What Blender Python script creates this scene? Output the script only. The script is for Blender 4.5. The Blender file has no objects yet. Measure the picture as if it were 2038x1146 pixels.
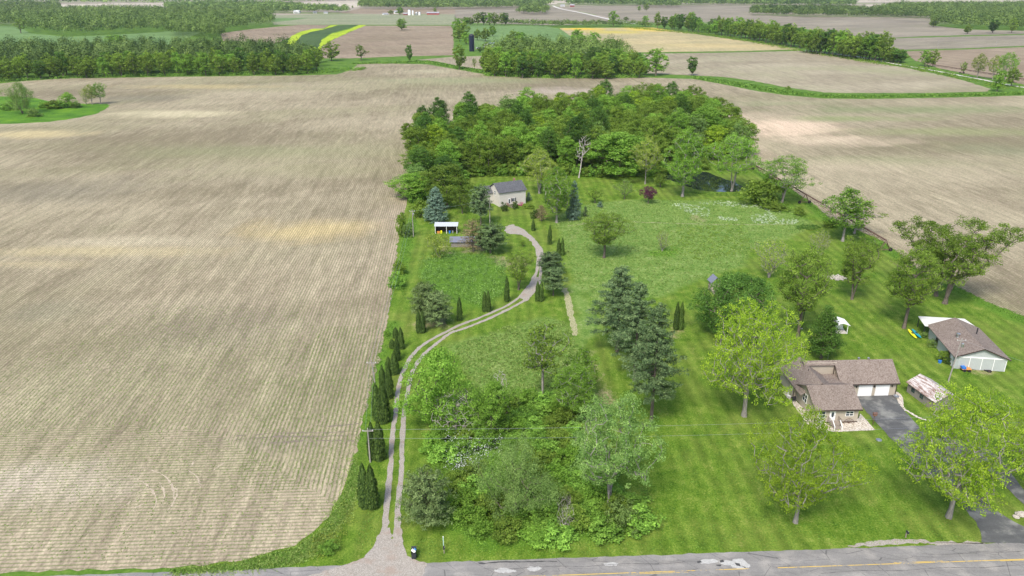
import bpy, math, random
import numpy as np
from math import radians as R, sin, cos, pi

# ------------------------------------------------------------------ camera, sky, sun, exposure
S = bpy.context.scene
C = S.collection
FPX, YH, CH = 1520.0, -34.0, 75.0            # focal length in photo pixels, horizon row, camera height
TH = math.atan((573 - YH) / FPX)
cam_d = bpy.data.cameras.new('camera'); cam = bpy.data.objects.new('camera', cam_d); C.objects.link(cam)
cam_d.sensor_width = 36; cam_d.lens = FPX / 2038 * 36
cam_d.clip_start = 1; cam_d.clip_end = 30000
cam.location = (0, 0, CH); cam.rotation_euler = (pi / 2 - TH, 0, 0)
S.camera = cam
W = bpy.data.worlds.new('World'); S.world = W; W.use_nodes = True
wn = W.node_tree; bg = wn.nodes['Background']
sky = wn.nodes.new('ShaderNodeTexSky'); sky.sky_type = 'NISHITA'; sky.sun_disc = False
SUN_EL, SUN_AZ = 52, 205                       # azimuth clockwise from +Y
sky.sun_elevation = R(SUN_EL); sky.sun_rotation = R(SUN_AZ); sky.air_density = 1.0; sky.dust_density = 2.5
wn.links.new(sky.outputs[0], bg.inputs[0]); bg.inputs[1].default_value = 0.148
sd = bpy.data.lights.new('sun', 'SUN'); sd.energy = 2.3; sd.angle = R(15); sd.color = (1, .95, .87)
so = bpy.data.objects.new('sun', sd); C.objects.link(so)
so.rotation_euler = (R(90 - SUN_EL), 0, R(180 - SUN_AZ))
S.view_settings.view_transform = 'Standard'; S.view_settings.look = 'None'
S.view_settings.exposure = 0.76; S.view_settings.gamma = 1
try:
    S.cycles.max_bounces = 6; S.cycles.diffuse_bounces = 3; S.cycles.transmission_bounces = 3; S.cycles.volume_bounces = 0
except Exception: pass
rng = np.random.default_rng(7)
CT, ST = cos(TH), sin(TH)

# ------------------------------------------------------------------ survey: photo position -> place on the land
def g(x, y, z=0.0):
    dx = (x - 1019) / FPX; dy = -(y - 573) / FPX
    t = (z - CH) / (-ST + dy * CT)
    return np.array([dx * t, (CT + dy * ST) * t, z])
def hgt(x, y, ty):
    Y = g(x, y)[1]; k = (573 - ty) / FPX
    return CH - Y * (ST - k * CT) / (CT + k * ST)
def mpp(x, y, z=0):
    Y = g(x, y)[1]; return (Y * CT + (CH - z) * ST) / FPX
def gp(pts, z=0.0): return [tuple(g(x, y)[:2]) + (z,) for x, y in pts]

# ------------------------------------------------------------------ object helpers
def tag(o, label=None, cat=None, group=None, kind=None):
    if label: o['label'] = label
    if cat: o['category'] = cat
    if group: o['group'] = group
    if kind: o['kind'] = kind
    return o
def empty(name, loc, rz=0, label=None, cat=None, group=None):
    o = bpy.data.objects.new(name, None); C.objects.link(o); o.empty_display_size = .5
    o.location = loc; o.rotation_euler = (0, 0, rz)
    return tag(o, label, cat, group)
def link(name, me, parent=None):
    o = bpy.data.objects.new(name, me); C.objects.link(o)
    if parent is not None: o.parent = parent; KIDS.setdefault(parent.name, []).append(o)
    return o
def copy_tree(o, parent=None):
    c = o.copy(); C.objects.link(c)
    if parent is not None: c.parent = parent
    for ch in KIDS.get(o.name, []): copy_tree(ch, c)
    return c
KIDS = {}
def npmesh(name, V, F, mat, lv=None, smooth=False):
    """V (n,3), F (m,4) or (m,3); lv = per-vertex leaf value"""
    me = bpy.data.meshes.new(name); V = np.asarray(V, np.float32); F = np.asarray(F, np.int32)
    k = F.shape[1]
    me.vertices.add(len(V)); me.vertices.foreach_set('co', V.ravel())
    me.loops.add(F.size); me.loops.foreach_set('vertex_index', F.ravel())
    me.polygons.add(len(F)); me.polygons.foreach_set('loop_start', np.arange(0, F.size, k, dtype=np.int32))
    me.polygons.foreach_set('loop_total', np.full(len(F), k, np.int32))
    if smooth: me.polygons.foreach_set('use_smooth', np.ones(len(F), bool))
    if lv is not None:
        a = me.attributes.new('lv', 'FLOAT', 'POINT'); a.data.foreach_set('value', np.asarray(lv, np.float32))
    me.update(calc_edges=True)
    me.materials.append(mat)
    return me
class MB:
    def __init__(s): s.v = []; s.f = []
    def poly(s, pts):
        b = len(s.v); s.v += [tuple(p) for p in pts]; s.f.append(tuple(range(b, b + len(pts)))); return s
    def box(s, x0, x1, y0, y1, z0, z1):
        b = len(s.v); s.v += [(x0,y0,z0),(x1,y0,z0),(x1,y1,z0),(x0,y1,z0),(x0,y0,z1),(x1,y0,z1),(x1,y1,z1),(x0,y1,z1)]
        s.f += [tuple(b+i for i in q) for q in ((0,3,2,1),(4,5,6,7),(0,1,5,4),(1,2,6,5),(2,3,7,6),(3,0,4,7))]; return s
    def slab(s, pts, th):
        n = len(pts); b = len(s.v); s.v += [tuple(p) for p in pts] + [(p[0], p[1], p[2] - th) for p in pts]
        s.f.append(tuple(range(b, b+n))); s.f.append(tuple(range(b+2*n-1, b+n-1, -1)))
        s.f += [(b+i, b+n+i, b+n+(i+1) % n, b+(i+1) % n) for i in range(n)]; return s
    def prism(s, pts, vec):
        n = len(pts); b = len(s.v); s.v += [tuple(p) for p in pts] + [tuple(np.add(p, vec)) for p in pts]
        s.f.append(tuple(range(b, b+n))); s.f.append(tuple(range(b+2*n-1, b+n-1, -1)))
        s.f += [(b+i, b+n+i, b+n+(i+1) % n, b+(i+1) % n) for i in range(n)]; return s
    def tube(s, p, q, r0, r1=None, n=6, cap=True):
        r1 = r0 if r1 is None else r1
        p = np.array(p, float); q = np.array(q, float); d = q - p; d /= (np.linalg.norm(d) + 1e-9)
        a = np.array([0, 0, 1.]) if abs(d[2]) < .9 else np.array([1., 0, 0])
        u = np.cross(d, a); u /= np.linalg.norm(u); w = np.cross(d, u); b = len(s.v)
        for c_, r in ((p, r0), (q, r1)):
            for i in range(n):
                t = 2*pi*i/n; s.v.append(tuple(c_ + r*(cos(t)*u + sin(t)*w)))
        s.f += [(b+i, b+(i+1) % n, b+n+(i+1) % n, b+n+i) for i in range(n)]
        if cap: s.f.append(tuple(range(b+n-1, b-1, -1))); s.f.append(tuple(range(b+n, b+2*n)))
        return s
    def path(s, pts, r, n=5):
        for a, b in zip(pts[:-1], pts[1:]): s.tube(a, b, r, n=n)
        return s
    def lathe(s, prof, c=(0,0,0), n=16):
        b = len(s.v)
        for r, z in prof:
            for i in range(n): t = 2*pi*i/n; s.v.append((c[0]+r*cos(t), c[1]+r*sin(t), c[2]+z))
        for k in range(len(prof)-1):
            s.f += [(b+k*n+i, b+k*n+(i+1) % n, b+(k+1)*n+(i+1) % n, b+(k+1)*n+i) for i in range(n)]
        s.f.append(tuple(range(b+n-1, b-1, -1))); s.f.append(tuple(range(b+(len(prof)-1)*n, b+len(prof)*n))); return s
    def build(s, name, mat, parent=None, smooth=False):
        me = bpy.data.meshes.new(name); me.from_pydata(s.v, [], s.f); me.materials.append(mat)
        if smooth: me.polygons.foreach_set('use_smooth', [True]*len(me.polygons))
        me.update(); return link(name, me, parent)

def each(s, name, mat, parent):
    """link every separate piece of the collected shape as a part of its own"""
    up = list(range(len(s.v)))
    def fd(a):
        while up[a] != a: up[a] = up[up[a]]; a = up[a]
        return a
    for f in s.f:
        for q in f[1:]: up[fd(q)] = fd(f[0])
    gr = {}
    for f in s.f: gr.setdefault(fd(f[0]), []).append(f)
    out = []
    for fs in gr.values():
        ids = sorted({q for f in fs for q in f}); mp = {q: i for i, q in enumerate(ids)}; m = MB(); m.v = [s.v[q] for q in ids]; m.f = [tuple(mp[q] for q in f) for f in fs]; out.append(m.build(name, mat, parent))
    return out
MB.each = each

# ------------------------------------------------------------------ materials
class N:
    """tiny node-tree writer"""
    def __init__(s, name):
        s.m = bpy.data.materials.new(name); s.m.use_nodes = True; s.t = s.m.node_tree; s.t.nodes.clear()
        s.out = s.t.nodes.new('ShaderNodeOutputMaterial')
        s._pos = None
    def n(s, typ, ins=(), **kw):
        nd = s.t.nodes.new('ShaderNode' + typ)
        for k, v in kw.items(): setattr(nd, k, v)
        for i, v in (ins.items() if isinstance(ins, dict) else enumerate(ins)):
            if v is None: continue
            if isinstance(v, bpy.types.NodeSocket): s.t.links.new(v, nd.inputs[i])
            else: nd.inputs[i].default_value = v
        return nd
    def math(s, op, a, b=0.0, c=None, clamp=False):
        nd = s.n('Math', (a, b) if c is None else (a, b, c), operation=op); nd.use_clamp = clamp; return nd.outputs[0]
    def pos(s):
        if s._pos is None: s._pos = s.n('NewGeometry').outputs['Position']
        return s._pos
    def objpos(s): return s.n('TexCoord').outputs['Object']
    def map(s, vec, loc=(0,0,0), rot=0, sc=(1,1,1)):
        if rot: vec = s.n('Mapping', (vec, (0,0,0), (0,0,rot), (1,1,1))).outputs[0]
        return s.n('Mapping', (vec, loc, (0,0,0), sc)).outputs[0]
    def noise(s, vec, scale, detail=3, rough=.55, dist=0):
        return s.n('TexNoise', {'Vector': vec, 'Scale': scale, 'Detail': detail, 'Roughness': rough, 'Distortion': dist}).outputs[0]
    def ramp(s, fac, stops, interp='LINEAR'):
        nd = s.n('ValToRGB', (fac,)); e = nd.color_ramp; e.interpolation = interp
        while len(e.elements) > 1: e.elements.remove(e.elements[0])
        e.elements[0].position = stops[0][0]; e.elements[0].color = tuple(stops[0][1]) + (1,)
        for p, c in stops[1:]:
            x = e.elements.new(p); x.color = tuple(c) + (1,)
        return nd.outputs[0]
    def sstep(s, v, a, b):
        nd = s.n('MapRange', (v, a, b, 0.0, 1.0), interpolation_type='SMOOTHSTEP'); return nd.outputs[0]
    def mix(s, f, a, b, mode='MIX'):
        nd = s.t.nodes.new('ShaderNodeMix'); nd.data_type = 'RGBA'; nd.blend_type = mode
        for i, v in ((0, f), (6, a), (7, b)):
            if isinstance(v, bpy.types.NodeSocket): s.t.links.new(v, nd.inputs[i])
            else: nd.inputs[i].default_value = (tuple(v) + (1,)) if i and len(v) == 3 else v
        return nd.outputs[2]
    def mul(s, col, f):                       # colour times scalar
        nd = s.n('VectorMath', (col,), operation='SCALE')
        if isinstance(f, bpy.types.NodeSocket): s.t.links.new(f, nd.inputs['Scale'])
        else: nd.inputs['Scale'].default_value = f
        return nd.outputs[0]
    def bsdf(s, col, rough=.8, spec=.3, metal=0, bump=None, bs=.3, bd=.05):
        b = s.t.nodes.new('ShaderNodeBsdfPrincipled')
        for k, v in (('Base Color', col), ('Roughness', rough), ('Specular IOR Level', spec), ('Metallic', metal)):
            if isinstance(v, bpy.types.NodeSocket): s.t.links.new(v, b.inputs[k])
            else: b.inputs[k].default_value = (tuple(v) + (1,)) if k == 'Base Color' else v
        if bump is not None:
            nd = s.n('Bump', {'Height': bump, 'Strength': bs, 'Distance': bd}); s.t.links.new(nd.outputs[0], b.inputs['Normal'])
        s.t.links.new(b.outputs[0], s.out.inputs[0]); return b
def flat(name, col, rough=.7, var=.12, sc=3., metal=0, spec=.3):
    w = N(name); p = w.objpos(); f = w.noise(p, sc, 4)
    f = w.math('MULTIPLY_ADD', f, 2*var, 1-var); w.bsdf(w.mul(w.mix(0.0, col, col), f), rough, spec, metal); return w.m
LB = 1.68
def leafmat(name, dark, light, tr=.42, huevar=.12, spec=.06, warm=(.24,.34,.04)):
    dark = tuple(min(.8, q*LB*.80+o_) for q, o_ in zip(dark, (.001, -.001, .004))); light = tuple(min(.85, q*LB+o_) for q, o_ in zip(light, (.012, -.012, .022))); w = N(name); a = w.n('Attribute', attribute_name='lv').outputs['Fac']
    col = w.ramp(a, [(0, dark), (.65, tuple((d+l)/2 for d, l in zip(dark, light))), (1, light)])
    r = w.n('ObjectInfo').outputs['Random']
    col = w.mul(col, w.math('MULTIPLY_ADD', r, .42, .79))
    r2 = w.math('FRACT', w.math('MULTIPLY', r, 17.3))
    col = w.mix(w.math('MULTIPLY', r2, huevar), col, warm)
    b = w.bsdf(col, .65, spec)
    t = w.n('BsdfTranslucent', (w.mix(1.0, col, (1.0, 1.05, .6), 'MULTIPLY'),))
    mx = w.n('MixShader', (tr, b.outputs[0], t.outputs[0])); w.t.links.new(mx.outputs[0], w.out.inputs[0])
    return w.m
def barkmat(name, c1, c2):
    w = N(name); p = w.objpos(); f = w.noise(w.map(p, sc=(6, 6, 1.2)), 1.5, 5)
    w.bsdf(w.ramp(f, [(.3, c1), (.7, c2)]), .9, .15, bump=f, bs=.6, bd=.08); return w.m

BARK = barkmat('bark', (.07, .055, .045), (.20, .17, .14))
BARKG = barkmat('grey bark', (.16, .145, .13), (.36, .33, .30))
BARKW = barkmat('pale dead wood', (.28, .25, .22), (.55, .50, .46))
L = {
 'mid':   leafmat('leaf mid green', (.042,.092,.008), (.205,.30,.038)),
 'dark':  leafmat('leaf deep green', (.022,.066,.009), (.10,.205,.028)),
 'bright':leafmat('leaf fresh green', (.06,.14,.012), (.22,.38,.05)),
 'lime':  leafmat('leaf lime', (.09,.18,.010), (.32,.43,.030), tr=.4),
 'pale':  leafmat('leaf pale silver green', (.06,.13,.025), (.24,.36,.10)),
 'grey':  leafmat('leaf grey willow', (.06,.115,.022), (.21,.31,.085)),
 'yellow':leafmat('leaf yellowish', (.10,.15,.02), (.30,.37,.06)),
 'pine':  leafmat('pine needles', (.018,.050,.018), (.135,.205,.072), tr=.12, huevar=.12),
 'spruce':leafmat('blue spruce needles', (.03,.07,.042), (.15,.23,.15), tr=.1, huevar=.05),
 'olive': leafmat('dusty pine needles', (.022,.05,.014), (.15,.215,.07), tr=.1),
 'rust':  leafmat('browned needles', (.085,.065,.03), (.23,.19,.10), tr=.1, huevar=.1),
 'cedar': leafmat('arborvitae foliage', (.009,.030,.003), (.062,.12,.010), tr=.15, huevar=.06, spec=.15),
 'plum':  leafmat('purple leaf', (.03,.012,.018), (.12,.045,.06), tr=.15, huevar=0),
 'sumac': leafmat('sumac leaf', (.045,.11,.02), (.19,.32,.07), tr=.25),
 'thick': leafmat('bramble leaf', (.04,.11,.012), (.20,.36,.045), tr=.25),
 'grass': leafmat('rough grass blades', (.07,.13,.02), (.25,.33,.09), tr=.25),
 'lush':  leafmat('lush verge grass', (.04,.105,.010), (.13,.235,.03), tr=.25),
 'silver':leafmat('silvery weed', (.16,.22,.12), (.46,.50,.40), tr=.2),
 'flower':leafmat('white blossom', (.30,.33,.29), (.60,.60,.62), tr=.2, huevar=0),
 'pink':  leafmat('pink blossom', (.25,.06,.10), (.55,.20,.28), tr=.2, huevar=0),
 'far':   leafmat('distant leaf', (.016,.044,.008), (.118,.188,.036), tr=.15),
 'crop':  leafmat('seedling leaf', (.05,.10,.015), (.16,.25,.05), tr=.2),
}
M = {
 'white': flat('white paint', (.80,.80,.78), .5, .05), 'offwhite': flat('off white metal', (.74,.73,.68), .45, .06, 1.5),
 'dark': flat('dark metal', (.03,.03,.035), .5), 'fascia': flat('brown fascia', (.05,.035,.03), .5),
 'glass': flat('window glass', (.03,.045,.06), .08, .3, 1.0, spec=.8),
 'steel': flat('galvanised steel', (.45,.46,.47), .35, .1, 2, .8), 'pole': barkmat('pole wood', (.22,.20,.18), (.42,.39,.36)),
 'rusty': flat('rusted pipe', (.13,.075,.06), .7, .3), 'concrete': flat('concrete', (.45,.42,.38), .85),
 'wood': flat('weathered wood', (.26,.22,.18), .85, .3, 4), 'deck': flat('red brown deck', (.22,.11,.07), .8, .25, 4),
 'blue': flat('blue plastic', (.03,.16,.50), .4), 'orange': flat('orange board', (.60,.25,.06), .6, .25),
 'yellow': flat('yellow plastic', (.78,.76,.02), .3), 'teal': flat('teal plastic', (.02,.27,.36), .3),
 'red': flat('barn red', (.36,.035,.04), .7, .2, .5), 'binblack': flat('black bin plastic', (.035,.04,.045), .5),
 'silo': flat('navy silo enamel', (.015,.022,.045), .3, .3, .3, .2), 'rubber': flat('rubber', (.02,.02,.02), .8),
 'stone': flat('field stone', (.42,.38,.33), .85, .35, 3), 'brick': flat('red brown brick', (.28,.15,.12), .9, .3, 4),
 'slate': flat('blue grey shingle', (.16,.17,.22), .7, .25, 3), 'tarpblue': flat('blue tarp', (.08,.25,.55), .5),
 'farmwhite': flat('far white paint', (.72,.72,.70), .6, .08, .3), 'farroof': flat('far grey roof', (.30,.30,.32), .6, .1, .3),
 'mulch': flat('mulch', (.17,.10,.08), .95, .4, 3),
}
def shingle(name, a, b):
    w = N(name); p = w.objpos()
    v = w.n('TexVoronoi', {'Vector': w.map(p, sc=(3.2, 3.2, 6)), 'Scale': 1.6}).outputs['Color']
    bw = w.n('RGBToBW', (v,)).outputs[0]; n1 = w.noise(p, 14, 2); n2 = w.noise(p, .25, 3)
    f = w.math('MULTIPLY_ADD', n1, .6, w.math('MULTIPLY', bw, .45))
    col = w.ramp(f, [(.25, a), (.5, tuple((x+y)/2 for x, y in zip(a, b))), (.8, b)])
    col = w.mul(col, w.math('MULTIPLY_ADD', n2, .4, .8)); w.bsdf(col, .9, .15, bump=f, bs=.4, bd=.02); return w.m
def siding(name, c, horiz=True, period=.2, st=.1):
    w = N(name); p = w.objpos(); x = w.n('SeparateXYZ', (p,))
    if horiz: t = x.outputs[2]
    else: t = w.math('ADD', x.outputs[0], x.outputs[1])
    s_ = w.math('FRACT', w.math('DIVIDE', t, period)); e = w.math('LESS_THAN', s_, .14)
    n = w.noise(p, .9, 4); col = w.mix(w.math('MULTIPLY', e, st*3), c, tuple(q*.5 for q in c))
    col = w.mul(col, w.math('MULTIPLY_ADD', n, .22, .89)); w.bsdf(col, .6, .25, bump=s_, bs=.3, bd=.02); return w.m
M['shingle'] = shingle('brown shingles', (.105,.075,.062), (.29,.245,.21))
M['dshingle'] = shingle('charcoal shingles', (.045,.045,.05), (.15,.155,.165))
M['beige'] = siding('beige siding', (.42,.37,.30)); M['greysiding'] = siding('pale metal siding', (.40,.43,.42), False, .3, .12)
M['cream'] = siding('cream siding', (.56,.53,.48)); M['doorpanel'] = siding('garage door panel', (.78,.79,.79), True, .55, .08)
M['oldwood'] = siding('old grey boards', (.24,.22,.20), False, .25, .25); M['redboard'] = siding('red boards', (.32,.04,.04), False, 1., .15)
w = N('rusty tin roof'); p = w.objpos(); x = w.n('SeparateXYZ', (p,))
st_ = w.noise(w.map(p, sc=(.35, 2.2, .5)), 1.4, 5, .65); sp_ = w.noise(p, 5, 4)
col = w.ramp(w.math('MULTIPLY_ADD', sp_, .35, w.math('MULTIPLY', st_, .75)), [(.42, (.17,.10,.075)), (.50, (.30,.215,.18)), (.58, (.52,.48,.45)), (.8, (.68,.67,.66))])
w.bsdf(col, .6, .4, bump=w.math('FRACT', w.math('MULTIPLY', x.outputs[1], 4.0)), bs=.3, bd=.03); M['rusttin'] = w.m

def asphalt(name, c, lines=0.0, tint=(.30,.29,.27)):
    w = N(name); p = w.pos(); a = w.noise(p, 7, 5, .7); b = w.noise(w.map(p, rot=-.048, sc=(.05, .9, 1)), 1, 4); d = w.noise(p, .35, 5, .6)
    v = w.n('TexVoronoi', {'Vector': w.map(p, rot=.4, sc=(.16,.5,1)), 'Scale': 1.0}, feature='DISTANCE_TO_EDGE').outputs[0]
    crack = w.math('LESS_THAN', w.math('ADD', v, w.math('MULTIPLY', w.math('SUBTRACT', d, .5), .02)), .008)
    f = w.math('ADD', w.math('MULTIPLY_ADD', a, .7, .35), w.math('MULTIPLY_ADD', b, .55, -.2))
    col = w.mul(w.mix(w.sstep(d, .45, .68), c, tint), f)
    col = w.mix(w.math('MULTIPLY', crack, .55*lines), col, (.05,.05,.05)); w.bsdf(col, .85, .25, bump=a, bs=.3, bd=.02); return w.m
M['road'] = asphalt('worn asphalt', (.27,.26,.245), 1.0, (.36,.34,.31))
M['drive'] = asphalt('dark drive asphalt', (.12,.122,.12), .1, (.27,.27,.245))
w = N('gravel'); p = w.pos(); a = w.noise(p, 5.5, 5, .75); v = w.n('TexVoronoi', {'Vector': p, 'Scale': 14}).outputs['Color']
bw = w.n('RGBToBW', (v,)).outputs[0]; b = w.noise(p, .5, 4)
col = w.ramp(w.math('MULTIPLY_ADD', a, .65, w.math('MULTIPLY', bw, .35)), [(.25, (.17,.15,.125)), (.5, (.315,.285,.245)), (.75, (.49,.455,.40))])
col = w.mix(w.math('MULTIPLY', w.sstep(b, .5, .7), .5), col, (.30,.22,.17)); w.bsdf(col, .95, .1, bump=a, bs=.6, bd=.03); M['gravel'] = w.m
w = N('pale landscaping stone'); p = w.pos(); v = w.n('TexVoronoi', {'Vector': p, 'Scale': 9}).outputs['Color']
col = w.ramp(w.n('RGBToBW', (v,)).outputs[0], [(.2, (.26,.21,.16)), (.5, (.50,.44,.35)), (.8, (.70,.66,.58))]); w.bsdf(col, .9, .1); M['aggregate'] = w.m
w = N('faded yellow paint'); p = w.pos(); a = w.noise(p, 3, 5, .7); b = w.noise(p, .25, 3)
f = w.sstep(w.math('ADD', a, w.math('MULTIPLY', w.math('SUBTRACT', b, .5), 1.2)), .34, .52)
w.bsdf(w.mix(f, (.25,.24,.22), (.62,.42,.08)), .8); M['yline'] = w.m
w = N('pond water'); p = w.pos(); b = w.noise(w.map(p, sc=(.8,.8,1)), 1.2, 3)
w.bsdf((.012,.018,.02), .04, .5, bump=b, bs=.04, bd=.05); M['water'] = w.m

def fieldmat(name, A, B, G, rowdeg=-4, rowsp=.75, rows=.5, rowcol=(.12,.17,.05), macro=.006, stretch=2.2, sdeg=-22, speck=.5, patches=(), headland=False, greens=.5):
    w = N(name); p = w.pos()
    rp = w.map(p, rot=R(rowdeg)); sx = w.n('SeparateXYZ', (rp,)); t = sx.outputs[0]
    m1 = w.noise(w.map(p, rot=R(sdeg), sc=(1/stretch, 1, 1)), macro*2.2, 4, .55, .6)
    m2 = w.noise(w.map(p, loc=(300, 90, 0), rot=R(sdeg*.8), sc=(1/stretch, 1, 1)), macro*1.7, 4, .55, .8)
    m3 = w.noise(w.map(p, rot=R(rowdeg), sc=(1, .16, 1)), macro*18, 6, .70, .2)
    streak = w.noise(w.map(rp, sc=(.42, .018, 1)), 1, 6, .75)
    clump = w.noise(w.map(rp, sc=(1, .14, 1)), .5, 6, .78)
    fine = w.noise(w.map(rp, sc=(1, .45, 1)), 1.7, 6, .82)
    finer = w.noise(w.map(rp, sc=(3.6, 1.5, 1)), 1.3, 3, .7)
    col = w.mix(w.sstep(w.math('ADD', w.math('MULTIPLY', clump, .30), w.math('MULTIPLY_ADD', m3, .25, w.math('MULTIPLY', m1, .50))), .40, .66), A, B)
    col = w.mix(w.math('MULTIPLY', w.sstep(w.math('MULTIPLY_ADD', m3, .3, w.math('MULTIPLY', m2, .8)), .5, .72), greens), col, G)
    nz = w.math('MULTIPLY', w.math('SUBTRACT', w.noise(w.map(p, rot=R(sdeg), sc=(.4, 1, 1)), .05, 4, .6), .5), 1.5)
    for (px, py, rx, ry, c, st) in patches:
        c0 = g(px, py); Rx = rx*mpp(px, py); Ry = abs(g(px, py-ry)[1]-g(px, py+ry)[1])/2
        d = w.n('VectorMath', (p, tuple(c0)), operation='SUBTRACT').outputs[0]
        d = w.n('VectorMath', (d, (1/Rx, 1/Ry, 0)), operation='MULTIPLY').outputs[0]
        d = w.n('VectorMath', (d,), operation='LENGTH').outputs['Value']
        f = w.sstep(w.math('ADD', w.math('ADD', d, nz), w.math('MULTIPLY', w.math('SUBTRACT', m3, .5), 1.6)), 1.3, .1)
        col = w.mix(w.math('MULTIPLY', f, st), col, c)
    col = w.mul(col, w.math('ADD', w.math('MULTIPLY_ADD', streak, .85, .575), w.math('ADD', w.math('MULTIPLY', w.math('SUBTRACT', clump, .5), .75), w.math('MULTIPLY', w.math('SUBTRACT', m3, .5), .2))))
    rf = w.math('MULTIPLY', w.math('SUBTRACT', fine, .5), speck*3.2)
    rf = w.math('ADD', rf, w.math('MULTIPLY', w.math('SUBTRACT', finer, .5), speck*1.3))
    col = w.mul(col, w.math('ADD', rf, 1.0))
    def rowmask(tt, off=0.):
        wv = w.math('SINE', w.math('MULTIPLY', w.math('ADD', tt, off), 2*pi/rowsp))
        return wv
    wob = w.math('MULTIPLY', w.noise(p, .15, 2), .3)
    rm = rowmask(w.math('ADD', t, wob))
    if headland:
        hp = w.map(p, rot=R(-3)); hy = w.n('SeparateXYZ', (hp,)); bx = w.n('SeparateXYZ', (p,))
        edge = w.math('ADD', w.math('ADD', bx.outputs[1], w.math('MULTIPLY', wob, 3.0)), w.math('MULTIPLY', w.math('MAXIMUM', w.math('SUBTRACT', -28.5, bx.outputs[0]), 0.0), -.75))
        hm = w.math('LESS_THAN', edge, 99.0)
        hm2 = w.math('LESS_THAN', w.math('ADD', bx.outputs[1], w.math('MULTIPLY', w.noise(p, .06, 4), 22.0)), 130.0); hm = w.math('MULTIPLY', hm, hm2)
        rm2 = rowmask(hy.outputs[1]); rm = w.math('ADD', w.math('MULTIPLY', rm, w.math('SUBTRACT', 1.0, hm)), w.math('MULTIPLY', rm2, hm))
    gap = w.noise(p, .9, 4, .7)
    rk = w.math('MULTIPLY', w.sstep(rm, .45, .85), w.sstep(w.math('ADD', gap, w.math('MULTIPLY', m3, .25)), .42, .66))
    col = w.mix(w.math('MULTIPLY', rk, rows), col, rowcol)
    lt = w.sstep(rm, -.5, -.95)
    col = w.mul(col, w.math('MULTIPLY_ADD', lt, .10*(rows > 0), .97))
    weeds = w.sstep(w.noise(p, .8, 5, .75), .66, .70); wz = w.sstep(w.noise(p, .03, 2), .48, .6)
    col = w.mix(w.math('MULTIPLY', w.math('MULTIPLY', weeds, wz), .65*(rows > .3)), col, (.07,.12,.03))
    w.bsdf(col, .95, .08, bump=fine, bs=.5, bd=.08); return w.m

# ------------------------------------------------------------------ ground, fields, roads, water
def inpoly(P, poly):
    x, y = P[:, 0], P[:, 1]; r = np.zeros(len(P), bool); poly = np.asarray(poly)[:, :2]
    a = poly; b = np.roll(poly, -1, 0)
    for (x0, y0), (x1, y1) in zip(a, b):
        if y0 == y1: continue
        r ^= ((y0 > y) != (y1 > y)) & (x < (x1-x0)*(y-y0)/(y1-y0)+x0)
    return r
def sdist(P, poly):
    poly = np.asarray(poly)[:, :2]; d = np.full(len(P), 1e9)
    for a, b in zip(poly, np.roll(poly, -1, 0)):
        ab = b-a; t = np.clip(((P[:, :2]-a) @ ab)/(ab @ ab + 1e-9), 0, 1)
        d = np.minimum(d, np.linalg.norm(P[:, :2]-(a+t[:, None]*ab), axis=1))
    return np.where(inpoly(P, poly), d, -d)
def smoothline(pts, closed=False, n=6):
    pts = [np.array(p, float) for p in pts]; out = []; m = len(pts); rngi = range(m if closed else m-1)
    for i in rngi:
        p0, p1, p2, p3 = (pts[(i-1) % m] if closed or i > 0 else pts[0]), pts[i], pts[(i+1) % m], (pts[(i+2) % m] if closed or i+2 < m else pts[-1])
        for k in range(n):
            t = k/n; out.append(.5*((2*p1)+(-p0+p2)*t+(2*p0-5*p1+4*p2-p3)*t*t+(-p0+3*p1-3*p2+p3)*t**3))
    if not closed: out.append(pts[-1])
    return out
def rag(poly, z, step=1.2, amp=.3, seed=1):
    r = np.random.default_rng(seed); out = []; m = len(poly)
    for i in range(m):
        a = np.array(poly[i][:2]); b = np.array(poly[(i+1) % m][:2]); L_ = np.linalg.norm(b-a)
        st = max(step, np.hypot(*a)*.006); k = int(min(max(1, L_/st), 400)); nrm = np.array([-(b-a)[1], (b-a)[0]])/(L_+1e-9)
        for j in range(k):
            out.append(tuple(a+(b-a)*j/k + nrm*r.normal(0, amp)*(st/step)**.5) + (z,))
    return out
def sheet(name, pts, z, mat, amp=.3, step=1.2, label=None, smooth=False, seed=1, world=False):
    w_ = [tuple(p[:2]) for p in pts] if world else [tuple(g(x, y)[:2]) for x, y in pts]
    if smooth: w_ = [tuple(q) for q in smoothline(w_, True)]
    m = MB(); m.poly(rag(w_, z, step, amp, seed) if amp else [q + (z,) for q in w_])
    o = m.build(name, mat)
    if o.data.polygons[0].normal.z < 0: o.data.flip_normals()
    return tag(o, kind='structure')
def ribbon(name, line, width, z, mat, amp=.1, step=.8, seed=3):
    """line: world xy points; width: one number or a list"""
    pts = smoothline([np.array(p[:2]) for p in line], n=8); r = np.random.default_rng(seed)
    m = len(pts); ws = np.interp(np.linspace(0, 1, m), np.linspace(0, 1, len(width)), width) if hasattr(width, '__len__') else np.full(m, width)
    V = []; F = []
    for i, p in enumerate(pts):
        d = pts[min(i+1, m-1)]-pts[max(i-1, 0)]; d /= np.linalg.norm(d)+1e-9; nn = np.array([-d[1], d[0]])
        V += [tuple(p+nn*(ws[i]/2+r.normal(0, amp)))+(z,), tuple(p-nn*(ws[i]/2+r.normal(0, amp)))+(z,)]
        if i: F.append((2*i-2, 2*i-1, 2*i+1, 2*i))
    me = bpy.data.meshes.new(name); me.from_pydata(V, [], F); me.materials.append(mat); me.update()
    if me.polygons[0].normal.z < 0: me.flip_normals()
    return tag(link(name, me), kind='structure')

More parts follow.
